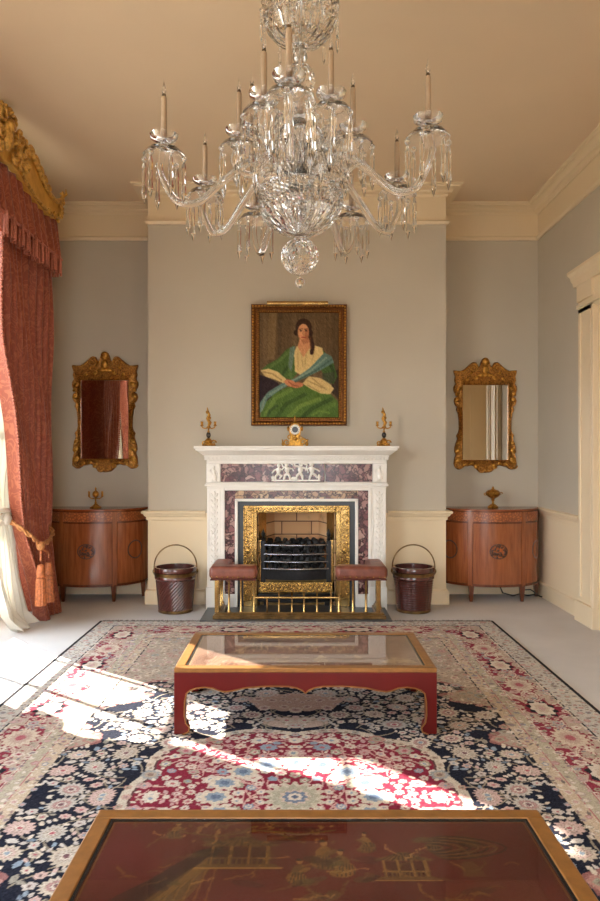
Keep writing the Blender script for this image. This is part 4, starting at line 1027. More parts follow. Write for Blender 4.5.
def ramp_line(a, b_, c): C[(e > a) & (e < b_)] = c
ramp_line(0, .022, DK); ramp_line(.022, .155, (188, 180, 168)); ramp_line(.152, .162, DK); ramp_line(.162, .172, CRM)
ramp_line(.17, .39, (182, 158, 138)); ramp_line(.39, .396, CRM); ramp_line(.396, .402, ROSE); ramp_line(.402, .46, (178, 164, 138)); ramp_line(.458, .467, ROSE); ramp_line(.465, .52, (192, 168, 140)); ramp_line(.52, .53, DK)
infield = e > .53
# navy ground with scalloped edge
th = np.arctan2(aV, aU)
wob = .035 * np.abs(np.sin(aU * 13)) + .02 * np.sin(aV * 17)
vb = np.interp(aU, [0, .12, .3, .55, .8, .95, 1.02], [1.66, 1.52, 1.40, 1.44, 1.36, 1.20, 1.0])
ub = np.interp(aV, [0, .12, .38, .47, .55, .66, .78, .95, 1.05, 1.15, 1.24, 1.4], [1.1, 1.1, 1.06, .92, .86, .98, 1.04, .98, .80, .78, .98, .9])
navy = infield & (aV < vb + wob - .02) & (aU < ub + .02 * np.sin(aV * 60))
edge_navy = infield & (aV < vb + wob + .015) & (aU < ub + .035) & ~navy
C[edge_navy] = (150, 96, 90); C[navy] = NAVY
rad = np.hypot(Ug, Vg)
scal = .60 + .05 * np.abs(np.cos(th * 5)) - .035 * np.cos(th * 4) + .0
med_b = rad < scal + .05; medal = rad < scal
C[med_b & infield] = (196, 180, 158)
C[(rad < scal + .012) & ~medal] = (100, 60, 60); C[medal] = RED
cart = ((aU / .24) ** 2 + ((aV - 1.02) / .13) ** 2) < 1 + .12 * np.sin(np.arctan2(aV - 1.02, aU) * 10)
C[cart] = (196, 158, 138)
pend = ((aU / .13) ** 2 + ((aV - 1.36) / .11) ** 2) < 1 + .15 * np.sin(np.arctan2(aV - 1.36, aU) * 8); C[pend] = RED
pend2 = ((aU / .16) ** 2 + ((aV - .74) / .07) ** 2) < 1; C[pend2 & navy & ~med_b] = (190, 160, 140)
region = np.zeros(Ug.shape, int)          # 0 tan field, 1 navy, 2 red, 3 border red, 4 guards
region[navy & ~med_b] = 1; region[medal] = 2; region[(e > .17) & (e < .39)] = 3; region[~infield & ((e < .17) | (e > .39))] = 4
region[cart] = 5; region[pend] = 2
def stamp(u0, v0, r, fn):
    for su in (1, -1):
        for sv in (1, -1):
            if (su < 0 and u0 == 0) or (sv < 0 and v0 == 0): continue
            a, b_ = u0 * su, v0 * sv
            i0, i1 = np.searchsorted(cu, (a - r, a + r)); j0, j1 = np.searchsorted(cvv, (b_ - r, b_ + r))
            if i1 <= i0 or j1 <= j0: continue
            fn((Ug[j0:j1, i0:i1] - a) * su, (Vg[j0:j1, i0:i1] - b_) * sv, C[j0:j1, i0:i1])
def flower(u0, v0, r, n, ph, cols, asp=1.0, outline=None):
    k, q = math.cos(ph), math.sin(ph)
    def fn(du, dv, sub):
        x = (du * k + dv * q); y = (dv * k - du * q) / asp; R = np.hypot(x, y); t_ = np.arctan2(y, x)
        lim = r * (.89 + .11 * np.cos(n * t_))
        if outline: sub[R < lim * 1.22] = outline
        sub[R < lim] = cols[0]
        if len(cols) > 1: sub[R < lim * .62] = cols[1]
        if len(cols) > 2: sub[R < lim * .3] = cols[2]
    stamp(u0, v0, r * 1.35 * max(1, asp), fn)
def leaf(u0, v0, l, w, ph, c):
    k, q = math.cos(ph), math.sin(ph)
    def fn(du, dv, sub):
        x = du * k + dv * q; y = dv * k - du * q; sub[(np.abs(x) < l) & (np.abs(y) < w * (1 - (x / l) ** 2))] = c
    stamp(u0, v0, l * 1.05, fn)
def reg(u, v):
    i = min(len(cu) - 1, np.searchsorted(cu, u)); j = min(len(cvv) - 1, np.searchsorted(cvv, v)); return region[j, i]
def curve(u, v, a, L, curl, c, w=.004, want=None):
    for i in range(int(L / .008)):
        if want is not None and reg(u, v) != want: return
        leaf(u, v, .007, w, a, c); u += .008 * math.cos(a); v += .008 * math.sin(a); a += curl * .008
        if u < 0 or v < 0: return
LIGHT = [CRM, (200, 182, 160), (192, 174, 152), (196, 162, 150), (196, 184, 172), (184, 172, 158), (190, 176, 164)]
placed = []
def poisson(want, rmin, rmax, tries, cover=1.05, umax=1.55, vmax=2.84):
    out = []
    for _ in range(tries):
        u, v = rr.uniform(0, umax), rr.uniform(0, vmax); r = rmin + (rmax - rmin) * rr.random() ** 2
        if reg(u, v) != want: continue
        if all((u - a) ** 2 + (v - b_) ** 2 > ((r + c_) * cover) ** 2 for a, b_, c_ in placed): placed.append((u, v, r)); out.append((u, v, r))
    return out
# field stems first
for _ in range(170):
    u, v = rr.uniform(0, 1), rr.uniform(0, 1.6)
    if reg(u, v) == 1: curve(u, v, rr.uniform(0, 6.3), .2, rr.choice((-7, 7)), (150, 134, 112), .0042, 1)
def inside(u, v, r, want): return all(reg(u + r * x, abs(v + r * y)) == want for x, y in ((1, 0), (-1, 0), (0, 1), (0, -1)) if u + r * x > 0)
def bloom(u, v, r):
    c = rr.choice(LIGHT); n = rr.choice((13, 15)); ph = rr.uniform(0, 6)
    flower(u, v, r, n, ph, [c, (150, 128, 116)], .85); flower(u, v, r * .6, n - 2, ph, [rr.choice(((198, 166, 152), (176, 130, 124), (186, 172, 154))), (128, 104, 100)], .85); flower(u, v, r * .34, 7, ph, [CRM, rr.choice((ROSE, BLU, (120, 80, 84)))], .85)
def floret(u, v, r):
    c = rr.choice(LIGHT); flower(u, v, r, rr.choice((5, 6, 7)), rr.uniform(0, 6), [c, rr.choice((c, (168, 146, 132))), rr.choice((ROSE, (120, 96, 92), BLU))], rr.uniform(.75, .95))
for u, v, r in poisson(1, .056, .085, 1600, 1.05, 1.1, 1.7):
    if inside(u, v, r * .7, 1): bloom(u, v, r)
for u, v, r in poisson(1, .024, .042, 8000, .99, 1.1, 1.7):
    if inside(u, v, r * .8, 1): floret(u, v, r)
for u, v, r in poisson(1, .010, .022, 20000, .93, 1.1, 1.7):
    c = rr.choice(LIGHT + [BLU, (110, 124, 138), (150, 140, 124)]); leaf(u, v, r * 1.4, r * .75, rr.uniform(0, 6), c)
# medallion
placed = [(0, 0, .1)]
for _ in range(60):
    u, v = rr.uniform(0, .6), rr.uniform(0, .6)
    if reg(u, v) == 2: curve(u, v, rr.uniform(0, 6.3), .16, rr.choice((-9, 9)), (200, 150, 140), .0042, 2)
for u, v, r in poisson(2, .022, .05, 4000, .9, .8, 1.6):
    c = rr.choice([CRM, PNK, (206, 184, 164), (196, 176, 160), SAGE, BLU]); flower(u, v, r, rr.choice((5, 6, 8)), rr.uniform(0, 6), [c, rr.choice((PNK, c, CRM)), rr.choice((ROSE, BLU))], .85)
for u, v, r in poisson(2, .009, .018, 4000, .95, .8, 1.6): leaf(u, v, r * 1.4, r * .75, rr.uniform(0, 6), rr.choice([CRM, PNK, (200, 170, 150)]))
for a in np.linspace(0, PI / 2, 5):
    flower(.30 * math.cos(a), .30 * math.sin(a), .07, 8, a, [(206, 188, 164), BLU, (96, 110, 134)], .9)
flower(0, 0, .125, 16, 0, [(190, 176, 152), SAGE, BLU]); flower(0, 0, .10, 12, .1, [(168, 160, 136), (196, 170, 150), (120, 134, 150)]); flower(0, 0, .05, 8, 0, [(110, 122, 142), CRM, (90, 100, 124)])
# tan spandrels and cartouches
placed = []
for u, v, r in poisson(0, .02, .05, 5000, .95, 1.05, 2.4):
    c = rr.choice([(196, 172, 146), (188, 150, 132), (160, 150, 134), (150, 150, 146), (204, 184, 158), (182, 130, 116)]); flower(u, v, r, rr.choice((5, 7, 9)), rr.uniform(0, 6), [c, rr.choice((TAN, PNK, SAGE)), (140, 110, 96)], .85)
for u, v, r in poisson(0, .008, .016, 6000, .95, 1.05, 2.4): leaf(u, v, r * 1.4, r * .7, rr.uniform(0, 6), rr.choice([(150, 128, 108), (206, 188, 162), (160, 120, 108)]))
for u, v, r in poisson(5, .02, .045, 500, .95, .3, 1.3): flower(u, v, r, 7, rr.uniform(0, 6), [(212, 186, 162), PNK, (150, 120, 108)], .8)
# main border
placed = []
cl = .28
def border_pts(step):
    out = [(HWD - cl, v) for v in np.arange(step / 2, HL - cl - .05, step)]; out += [(u, HL - cl) for u in np.arange(step / 2 - .1, HWD - cl - .1, step) if u > 0]; return out
CRIM = (146, 44, 62)
nz_ = (np.sin(Ug * 23 + 1.3 * np.sin(aV * 9)) + np.sin(aV * 21 + 1.7 * np.sin(aU * 11)))
C[(region == 3) & (nz_ > .35)] = CRIM
for i, (u, v) in enumerate(border_pts(.37)):
    side = abs(u - (HWD - cl)) < 1e-6; ph = PI / 2 if side else 0
    if i % 2 == 0:
        flower(u, v, .15, 10, ph, [CRIM], .6); flower(u, v, .13, 10, ph, [DK], .58); flower(u, v, .108, 8, ph, [CRM, (196, 172, 150), PNK], .55); placed.append((u, v, .085))
    else:
        flower(u, v, .135, 14, ph, [CRIM], .7); flower(u, v, .12, 14, ph, [(202, 180, 156), (186, 156, 138), ROSE], .7); placed.append((u, v, .085))
    for q in (-1, 1):
        for s_ in (-1, 1):
            for off, wd, cc_ in ((0, .013, CRIM), (0, .006, (206, 182, 160))):
                curve(u + (0 if side else q * .10), v + (q * .10 if side else 0), ph + (0 if q > 0 else PI) + s_ * .9, .2, -s_ * 11, cc_, wd)
for u, v, r in poisson(3, .016, .038, 6000, .95):
    c = rr.choice([CRM, (198, 178, 154), (192, 160, 148), (184, 164, 142), SAGE, (150, 152, 152)]); flower(u, v, r, rr.choice((5, 6, 8)), rr.uniform(0, 6), [c, rr.choice((c, PNK)), rr.choice((CRIM, (150, 110, 100)))], .8)
for u, v, r in poisson(3, .008, .014, 9000, .95): leaf(u, v, r * 1.5, r * .7, rr.uniform(0, 6), rr.choice([CRM, CRIM, CRIM, (186, 160, 140), (120, 110, 116)]))
placed = []
for u, v, r in poisson(4, .014, .03, 9000, .95):
    c = rr.choice([(206, 190, 168), (170, 150, 138), (178, 128, 118), (142, 142, 148), (160, 148, 126)]); flower(u, v, r, rr.choice((5, 6)), rr.uniform(0, 6), [c, rr.choice((CRM, PNK, (140, 120, 120)))], .85)
for u, v, r in poisson(4, .007, .012, 9000, .95): leaf(u, v, r * 1.5, r * .7, rr.uniform(0, 6), rr.choice([(120, 104, 98), (150, 120, 110), (206, 190, 170)]))
ramp_line(0, .02, DK)
C = C * .84 + C.mean(-1, keepdims=True) * np.array((.155, .16, .168)); C += RC_.normal(0, 7, C.shape[:2])[..., None]
rug = thing('persian_rug', (rcx, RC, 0), 'large patterned rug with navy floral field and red medallion, under both tables', 'rug')
Xg, Yg = np.meshgrid(xs, ys)
grid_object('pile', np.stack([Xg, Yg, np.full_like(Xg, .012)], -1), s2l(C), 'rug', rug)
MB().box(RX0 + .001, RX1 - .001, RY0, RY1 - .001, .001, .0112).build('backing', 'backing', rug)
b = MB()
for i in range(330):
    x = RX0 + (RX1 - RX0) * (i + .5) / 330; b.tube([(x, RY1 - .004, .007), (x + rnd.uniform(-.006, .006), RY1 + rnd.uniform(.03, .06), .004)], .0026, 4)
fo = b.build('end_fringe', 'wool', rug); fo['kind'] = 'stuff'

# ------------------------------------------------------------------ lacquer tables
def chinoiserie(seed, ground, PAL):
    U = np.linspace(-.56, .56, 330); V = np.linspace(-.28, .28, 170); cv = Canvas(U, V, ground); r = random.Random(seed)
    G1, G2, G3, DKB = PAL
    # rocks and sloping hills
    cv.poly([(-.54, -.28), (-.52, -.1), (-.40, .02), (-.30, .14), (-.24, .16), (-.30, .0), (-.36, -.16), (-.30, -.28)], DKB, .8)
    cv.poly([(-.47, -.28), (-.44, -.12), (-.32, .05), (-.25, .12), (-.29, -.02), (-.38, -.2), (-.37, -.28)], G2, .8)
    for k in range(7): cv.stroke([(-.46 + .03 * k, -.26), (-.40 + .025 * k, -.1 + .03 * k), (-.28 + .004 * k, .10)], .0025, G1, .7)
    # open pavilion on a terrace
    def pav(x, y, w, h):
        cv.poly([(x - w * .62, y + h * .62), (x + w * .62, y + h * .62), (x + w * .66, y + h * .7), (x + w * .3, y + h * .84), (x + w * .1, y + h), (x - w * .1, y + h), (x - w * .3, y + h * .84), (x - w * .66, y + h * .7)], G2)
        for k in range(9): cv.stroke([(x - w * .5 + k * w / 8, y + h * .64), (x - w * .14 + k * w * .035, y + h * .96)], .0016, DKB, .8)
        cv.poly([(x - w * .5, y), (x + w * .5, y), (x + w * .5, y + h * .6), (x - w * .5, y + h * .6)], DKB, .45)
        for k in range(4): cv.stroke([(x - w * .46 + k * w * .307, y), (x - w * .46 + k * w * .307, y + h * .62)], .004, G1)
        cv.stroke([(x - w * .5, y + h * .2), (x + w * .5, y + h * .2)], .0025, G1)
        for k in range(12): cv.stroke([(x - w * .48 + k * w * .087, y), (x - w * .48 + k * w * .087, y + h * .2)], .0014, G2)
        cv.poly([(x - w * .7, y - h * .14), (x + w * .7, y - h * .14), (x + w * .56, y), (x - w * .56, y)], G2, .85); cv.stroke([(x - w * .7, y - h * .14), (x + w * .7, y - h * .14)], .002, G3)
    pav(-.20, .08, .15, .12); pav(.20, .03, .11, .10)
    # flowering branch
    for P in ([(-.36, .22), (-.26, .2), (-.16, .23), (-.05, .21), (.04, .23)], [(-.2, .225), (-.17, .25)], [(-.1, .215), (-.08, .19), (-.04, .17)]): cv.stroke(P, .0035, G2)
    for _ in range(60): cv.ell(r.uniform(-.36, .05), r.uniform(.17, .26), r.uniform(.004, .01), r.uniform(.003, .006), r.choice((G1, G2, G3)), .8, r.uniform(0, 3))
    # robed figures among rocks and blossom
    def fig(x, y, s, c, c2, f):
        cv.ell(x, y + .026 * s, .026 * s, .03 * s, c, .9, .25 * f); cv.ell(x + .012 * f * s, y + .012 * s, .026 * s, .016 * s, c, .9); cv.ell(x + .004 * f * s, y + .062 * s, .016 * s, .026 * s, c2, .9, -.3 * f)
        cv.ell(x + .022 * f * s, y + .062 * s, .018 * s, .008 * s, c, .9, .6 * f); cv.ell(x + .008 * f * s, y + .098 * s, .008 * s, .011 * s, G3, .9); cv.ell(x + .005 * f * s, y + .108 * s, .008 * s, .006 * s, DKB)
        for k in range(5): cv.stroke([(x - .02 * s + .011 * k * s, y + .002), (x - .008 * s + .006 * k * s, y + .05 * s)], .0014, DKB, .7)
    for x, y, s_, a, b_, f in ((.0, .06, 1.1, G2, G1, 1), (.055, .03, 1.0, G1, G2, -1), (.12, .13, .8, G2, G1, -1), (-.06, .0, .9, G1, G2, 1), (-.12, -.2, 1.2, G1, G2, 1), (.26, -.2, 1.1, G2, G1, -1), (.07, -.2, 1.1, G1, G3, 1), (-.38, .19, .7, G2, G1, 1)): fig(x, y, s_, a, b_, f)
    for _ in range(10):
        x, y = r.choice((-.02, .12, .34, -.3)) + r.uniform(-.08, .08), r.uniform(-.05, .2)
        for k in range(4): cv.ell(x + r.uniform(-.03, .03), y + r.uniform(-.012, .012), r.uniform(.012, .028), r.uniform(.006, .014), r.choice((G2, DKB, (70, 60, 34))), .6, r.uniform(-.6, .6))
    # bank on the right with fan-shaped tree, boats
    for k in range(8): cv.stroke([(.35 + (.085 * math.cos(a) + .03 * math.cos(2 * a)) * (1 - k * .11) - .01 * k, .15 + .05 * math.sin(a) * (1 - k * .11)) for a in np.linspace(0, 2 * PI, 26)], .0032, G2 if k % 2 else DKB, .9)
    cv.poly([(.34, .09), (.37, .09), (.385, .03), (.33, .03)], G2, .7); cv.poly([(.28, -.07), (.5, -.06), (.46, -.085), (.32, -.095)], G2, .8)
    cv.poly([(.36, -.22), (.54, -.22), (.5, -.16), (.44, -.13), (.39, -.17)], G1, .8)
    for _ in range(40): cv.ell(r.uniform(.34, .54), r.uniform(-.27, -.1), r.uniform(.006, .014), r.uniform(.004, .008), r.choice((G1, G2, DKB)), .7, r.uniform(0, 3))
    for _ in range(46):                                     # sprays of small leaves
        x, y, a = r.uniform(-.52, .52), r.uniform(-.26, .26), r.uniform(0, 6.3); c = r.choice((G1, G2, G2, G3))
        for k in range(r.randint(4, 9)):
            cv.ell(x, y, r.uniform(.005, .011), r.uniform(.002, .004), c, .75, a + r.uniform(-1, 1)); x += .012 * math.cos(a); y += .009 * math.sin(a); a += r.uniform(-.5, .5)
    for _ in range(14):
        x, y = r.uniform(-.5, .5), r.uniform(-.26, .26); cv.ell(x, y, r.uniform(.03, .07), r.uniform(.008, .018), DKB, .35, r.uniform(-.4, .4))
    for _ in range(26):
        x, y = r.uniform(-.5, .5), r.uniform(-.26, .26); cv.stroke([(x, y), (x + .02, y + .008), (x + .035, y)], .003, r.choice((G1, G2)), .7)
    cv.stroke([(-.545, -.268), (.545, -.268), (.545, .268), (-.545, .268), (-.545, -.268)], .002, G1)
    cv.C += cv.r.normal(0, 4, cv.C.shape[:2])[..., None] + 10 * np.sin(cv.U * 9)[..., None] * np.sin(cv.V * 11)[..., None]
    return U, V, cv.C
U_, V_, CH = chinoiserie(3, (82, 28, 25), ((112, 80, 36), (92, 66, 34), (132, 96, 48), (44, 25, 22)))
_, _, CH2 = chinoiserie(8, (146, 114, 94), ((186, 156, 116), (142, 112, 90), (206, 182, 148), (120, 86, 70)))
TW, TD, TH, Z0 = 1.217, .66, .319, .0125
def lacquer_table(cx, cy, label, CH):
    t = thing('lacquer_table', (cx, cy, 0), label, 'table', None)
    x0, x1, y0, y1 = cx - TW / 2, cx + TW / 2, cy - TD / 2, cy + TD / 2
    f = .045; zt = TH
    b = MB(); b.box(x0, x1, y0, y0 + f, zt - .022, zt); b.box(x0, x1, y1 - f, y1, zt - .022, zt); b.box(x0, x0 + f, y0 + f, y1 - f, zt - .022, zt); b.box(x1 - f, x1, y0 + f, y1 - f, zt - .022, zt)
    b.build('top_rim', 'gold_paint', t, bevel=.004)
    b = MB(); g_ = f + .008
    for (a, c_, d, e_) in ((x0 + f, x1 - f, y0 + f, y0 + g_), (x0 + f, x1 - f, y1 - g_, y1 - f), (x0 + f, x0 + g_, y0 + g_, y1 - g_), (x1 - g_, x1 - f, y0 + g_, y1 - g_)): b.box(a, c_, d, e_, zt - .02, zt - .004)
    b.build('black_line', 'iron', t)
    gx_, gy_ = np.meshgrid(np.linspace(x0 + f, x1 - f, len(U_)), np.linspace(y0 + f, y1 - f, len(V_)))
    grid_object('painted_panel', np.stack([gx_, gy_, np.full_like(gx_, zt - .0075)], -1), s2l(CH), 'lacquer_pic', t)
    MB().box(x0 + f, x1 - f, y0 + f, y1 - f, zt - .018, zt - .008).build('panel_board', 'lacquer_red', t)
    MB().box(x0 + g_ - .002, x1 - g_ + .002, y0 + g_ - .002, y1 - g_ + .002, zt - .0055, zt - .0015).build('glass_sheet', 'glass_top', t)
    # aprons with cusped lower edge, legs with hoof feet
    lw = .075
    def apron_prof(W):
        H = W / 2; pts = [(H, .0), (H - .01, -.1), (H - .018, -.16), (H - .03, -.21), (H - .04, -.235)]
        return pts
    za = zt - .022
    def side(axis, a0, a1, pos, thick):
        W = a1 - a0; c = (a0 + a1) / 2; H = W / 2; outer = []; 
        # lower contour from right leg inner foot to left
        half = [(H, za), (H, Z0), (H - .04, Z0), (H - .068, Z0 + .012), (H - .072, Z0 + .032), (H - .055, Z0 + .052), (H - .048, Z0 + .09), (H - .05, Z0 + .15), (H - .058, Z0 + .19), (H - .075, za - .08), (H - .10, za - .071), (H - .14, za - .066), (H - .18, za - .070), (H - .21, za - .082), (H - .235, za - .087), (H - .27, za - .082), (H - .33, za - .069), (H - .40, za - .063)]
        if H > .45: half += [(.16, za - .061), (.08, za - .062), (.04, za - .069), (.015, za - .08), (0, za - .094)]
        else: half = [p for p in half if p[0] > .09] + [(.06, za - .07), (.025, za - .078), (0, za - .09)]
        full = half + [(-a, z) for a, z in half[::-1][1:]]
        poly = [(c + a, z) for a, z in full]
        b = MB(); b.prism(poly, axis, pos, pos + thick); b.build('apron', 'lacquer_red', t, bevel=.003)
        edge = [p for p in poly[2:-2]]; b = MB(); off = pos - .001 if thick > 0 else pos + .001
        pts = [((a, off, z - .001) if axis == 'y' else (off, a, z - .001)) for a, z in edge]; b.tube(pts, .0035, 6); b.build('gold_edging', 'gold_paint', t, smooth=60)
    side('y', x0, x1, y0, .03); side('y', x0, x1, y1, -.03); side('x', y0 + .031, y1 - .031, x0, .03); side('x', y0 + .031, y1 - .031, x1, -.03)
    for sx in (-1, 1):
        for sy in (-1, 1):
            px, py = (x0 if sx < 0 else x1), (y0 if sy < 0 else y1); b = MB(); o1, o2 = .032, .068
            b.box(min(px - sx * o1, px - sx * .05), max(px - sx * o1, px - sx * .05), min(py - sy * o1, py - sy * .05), max(py - sy * o1, py - sy * .05), Z0, za)
            b.ell((px - sx * .046, py - sy * .046, Z0 + .03), (.018, .018, .03)); b.build('leg', 'lacquer_red', t, smooth=40)
lacquer_table((X(174, 3.238) + X(437, 3.238)) / 2, 3.238 + TD / 2, 'red lacquer low table with gold edging standing in front of the fireplace', CH2)
lacquer_table((X(100, 1.945) + X(537, 1.945)) / 2, 1.945 - TD / 2, 'red lacquer low table nearest the viewer with gold chinoiserie panel under glass', CH)

# ------------------------------------------------------------------ chandelier
D = 2.9; hx = X(300, D)
ch = thing('crystal_chandelier', (hx, D, 2.02), 'cut crystal chandelier with cream candle tubes hanging above the rug', 'chandelier')
def zc(py): return Z(py, D)
def cut(n, amp):
    return lambda a, r, z, j: r * (1 + amp * (1 if (j % 2 == 0) else -1) * math.cos(n * a))
def diamond(n, amp):
    return lambda a, r, z, j: r * (1 + amp * math.cos(n * a + (PI if j % 2 else 0)))
b = MB()
b.lathe([(.004, zc(288)), (.014, zc(286)), (.02, zc(283)), (.018, zc(280)), (.006, zc(277))], (hx, D, 0), 8); b.build('finial_drop', 'crystal', ch)
b = MB(); zb0, zb1 = zc(275), zc(238); rb = (zb1 - zb0) / 2; b.lathe([(max(.006, rb * math.sin(PI * i / 14)), zb0 + rb * (1 - math.cos(PI * i / 14))) for i in range(15)], (hx, D, 0), 28, diamond(14, .035)); b.build('faceted_ball', 'crystal', ch)
b = MB(); pr = [(.03, 238), (.085, 232), (.125, 225), (.153, 217), (.168, 210), (.175, 204), (.176, 198), (.172, 192), (.163, 189), (.158, 190), (.16, 197), (.15, 206), (.12, 215), (.07, 226), (.01, 233)]
fy_ = [p[1] for p in pr[:9]]; fr_ = [p[0] for p in pr[:9]]
yy_ = list(np.linspace(238, 216, 7)) + list(np.linspace(213.5, 190, 13)); pr2 = [(float(np.interp(-y, [-q for q in fy_], fr_)), zc(y)) for y in yy_] + [(r, zc(y)) for r, y in pr[8:]]
b.lathe(pr2, (hx, D, 0), 96, lambda a, r, z, j: r * (1 + .035 * (1 if int(round(a * 96 / (2 * PI))) % 4 < 2 else -1)) if j < 7 else (r * (1 + .028 * (1 if (int(round(a * 96 / (2 * PI))) // 2 + j) % 2 else -1)) if j < 20 else r), cap=False); b.build('cut_bowl', 'crystal', ch)
b = MB(); b.lathe([(.03, zc(234)), (.012, zc(230)), (.012, zc(190)), (.06, zc(186)), (.07, zc(182)), (.055, zc(176)), (.02, zc(172))], (hx, D, 0), 20); b.build('receiver_plate', 'silver', ch, smooth=40)
b = MB(); b.lathe([(.02, zc(172)), (.045, zc(166)), (.05, zc(155)), (.035, zc(145)), (.022, zc(138)), (.03, zc(130)), (.042, zc(122)), (.03, zc(112)), (.02, zc(104)), (.03, zc(100))], (hx, D, 0), 16, diamond(8, .05)); b.build('baluster_stem', 'crystal', ch)
b = MB(); z0_, z1_ = zc(99), zc(63); rb = (z1_ - z0_) / 2; b.lathe([(max(.008, rb * .84 * math.sin(PI * i / 12)), z0_ + rb * (1 - math.cos(PI * i / 12))) for i in range(13)], (hx, D, 0), 24, diamond(12, .04)); b.build('upper_ball', 'crystal', ch)
b = MB(); b.lathe([(.02, zc(63)), (.032, zc(58)), (.026, zc(50)), (.034, zc(46))], (hx, D, 0), 16); b.build('neck', 'crystal', ch, smooth=40)
b = MB(); ub_ = [(.02, 47), (.065, 44), (.10, 39), (.13, 31), (.148, 21), (.157, 10), (.158, 0), (.152, -12), (.14, -24)]
yy_ = list(np.linspace(47, -24, 22)); pr3 = [(float(np.interp(-y, [-q[1] for q in ub_], [q[0] for q in ub_])), zc(y)) for y in yy_] + [(.133, zc(-24)), (.145, zc(-12)), (.150, zc(4)), (.138, zc(22)), (.10, zc(36)), (.012, zc(44))]
b.lathe(pr3, (hx, D, 0), 96, lambda a, r, z, j: (r * (1 + .04 * (1 if int(round(a * 96 / (2 * PI))) % 6 < 3 else -1)) if j < 7 else r * (1 + .028 * (1 if (int(round(a * 96 / (2 * PI))) // 2 + j) % 2 else -1))) if j < 22 else r, cap=False); b.build('upper_bowl', 'crystal', ch)
b = MB(); b.tube([(hx, D, zc(60)), (hx, D, CEIL - .06)], .008, 8); b.lathe([(.09, CEIL - .002), (.085, CEIL - .02), (.05, CEIL - .04), (.015, CEIL - .07), (.008, CEIL - .1)], (hx, D, 0), 24); b.build('ceiling_rod', 'silver', ch, smooth=40)
for k in range(8):
    a = k * PI / 4 + .2; P_ = [(.05, 2.44), (.10, 2.50), (.16, 2.50), (.185, 2.45), (.17, 2.42), (.152, 2.44)]; P2 = [(.04, 2.46), (.055, 2.60), (.10, 2.68), (.15, 2.66), (.16, 2.62)]
    for Q in (P_, P2):
        q_ = []
        for (r0, z0), (r1, z1) in zip(Q, Q[1:]): q_ += [(r0 + (r1 - r0) * i / 4, z0 + (z1 - z0) * i / 4) for i in range(4)]
        q_.append(Q[-1]); a += .39
        MB().tube([(hx + r * math.cos(a), D + r * math.sin(a), z) for r, z in q_], [.011 - .005 * i / len(q_) for i in range(len(q_))], 6).build('scroll', 'crystal', ch, smooth=179)
for k in range(12):                                      # swags of beads and hanging prisms round the stem
    a = k * PI / 6; b = MB()
    for i in range(17):
        t_ = i / 16; r = .05 + .14 * t_; z = 2.80 - .22 * t_ - .07 * math.sin(PI * t_); b.ell((hx + r * math.cos(a), D + r * math.sin(a), z), .0075, 6, 4)
    b.build('bead_swag', 'crystal', ch); a += .26; r = .125
    b = MB(); b.ell((hx + r * math.cos(a), D + r * math.sin(a), 2.715), .01, 6, 4); b.lathe([(.003, 2.70), (.009, 2.69), (.0075, 2.60), (.011, 2.545), (.001, 2.51)], (hx + r * math.cos(a), D + r * math.sin(a), 0), 6); b.build('prism_drop', 'crystal', ch)
# one pendant, one pan, one candle, one bulb as shared meshes
def proto(mb, name, mat, smooth=None):
    o = mb.build(name, mat, None, smooth=smooth, struct=True); me = o.data; bpy.data.objects.remove(o); return me
pb = MB(); pb.ell((0, 0, -.012), .0115, 8, 6); pb.lathe([(.002, -.024), (.006, -.03), (.010, -.05), (.0085, -.12), (.0115, -.152), (.007, -.168), (.0006, -.192)], (0, 0, 0), 6)
ME_P = proto(pb, 'pendant', 'crystal')
pb = MB(); pb.ell((0, 0, -.009), .009, 8, 6); pb.ell((0, 0, -.027), .007, 8, 6); pb.ell((0, 0, -.042), .006, 8, 6); pb.ell((0, 0, -.056), .006, 8, 6); pb.lathe([(.002, -.064), (.0065, -.07), (.008, -.085), (.0065, -.12), (.0006, -.14)], (0, 0, 0), 6)
ME_C = proto(pb, 'pendant', 'crystal')
pb = MB(); wav = lambda a, r, z, j: r * (1 + .025 * math.cos(12 * a))
pb.lathe([(.012, -.045), (.03, -.035), (.06, -.046), (.08, -.066), (.083, -.064), (.064, -.04), (.03, -.026), (.016, -.02), (.018, -.008), (.034, -.004), (.05, .008), (.055, .02), (.057, .019), (.052, .004), (.03, -.008), (.013, -.012)], (0, 0, 0), 30, wav, cap=False)
ME_D = proto(pb, 'drip_pan', 'crystal', 60)
pb = MB(); pb.lathe([(.011, -.01), (.0125, 0), (.0118, .02), (.0112, .168), (.009, .172)], (0, 0, 0), 16); ME_T = proto(pb, 'candle_tube', 'candle', 40)
pb = MB(); pb.lathe([(.007, .17), (.0085, .178), (.0075, .184)], (0, 0, 0), 12); pb.lathe([(.0045, .184), (.008, .192), (.0075, .204), (.0035, .222), (.0006, .238)], (0, 0, 0), 10); ME_B = proto(pb, 'bulb', 'bulb_base', 60)
pb = MB(); pb.lathe([(.006, .17), (.0085, .176), (.0075, .182)], (0, 0, 0), 12); ME_K = proto(pb, 'bulb_collar', 'bulb_base', 60)
pb = MB(); pb.lathe([(.004, .182), (.0085, .192), (.0075, .205), (.0032, .222), (.0005, .24)], (0, 0, 0), 10); ME_G = proto(pb, 'bulb', 'crystal', 60)
arms = []
for px, py in ((164, 140), (205, 183), (397, 180), (428, 122), (289, 80)):
    z = zc(456 - 304 + 0); d = F * (z - EYE) / (HY - py); arms.append((X(px, d) - hx, d - D, z, 0))
for ang, r, zoff in ((25, .60, -.04), (-22, .58, -.04)):
    a = math.radians(ang); arms.append((r * math.sin(a), r * math.cos(a), 2.559 + zoff, 0))
for px, py in ((239, 134), (353, 130), (264, 98), (331, 97)):
    z = 2.642; d = F * (z - EYE) / (HY - py); arms.append((X(px, d) - hx, d - D, z, 1))
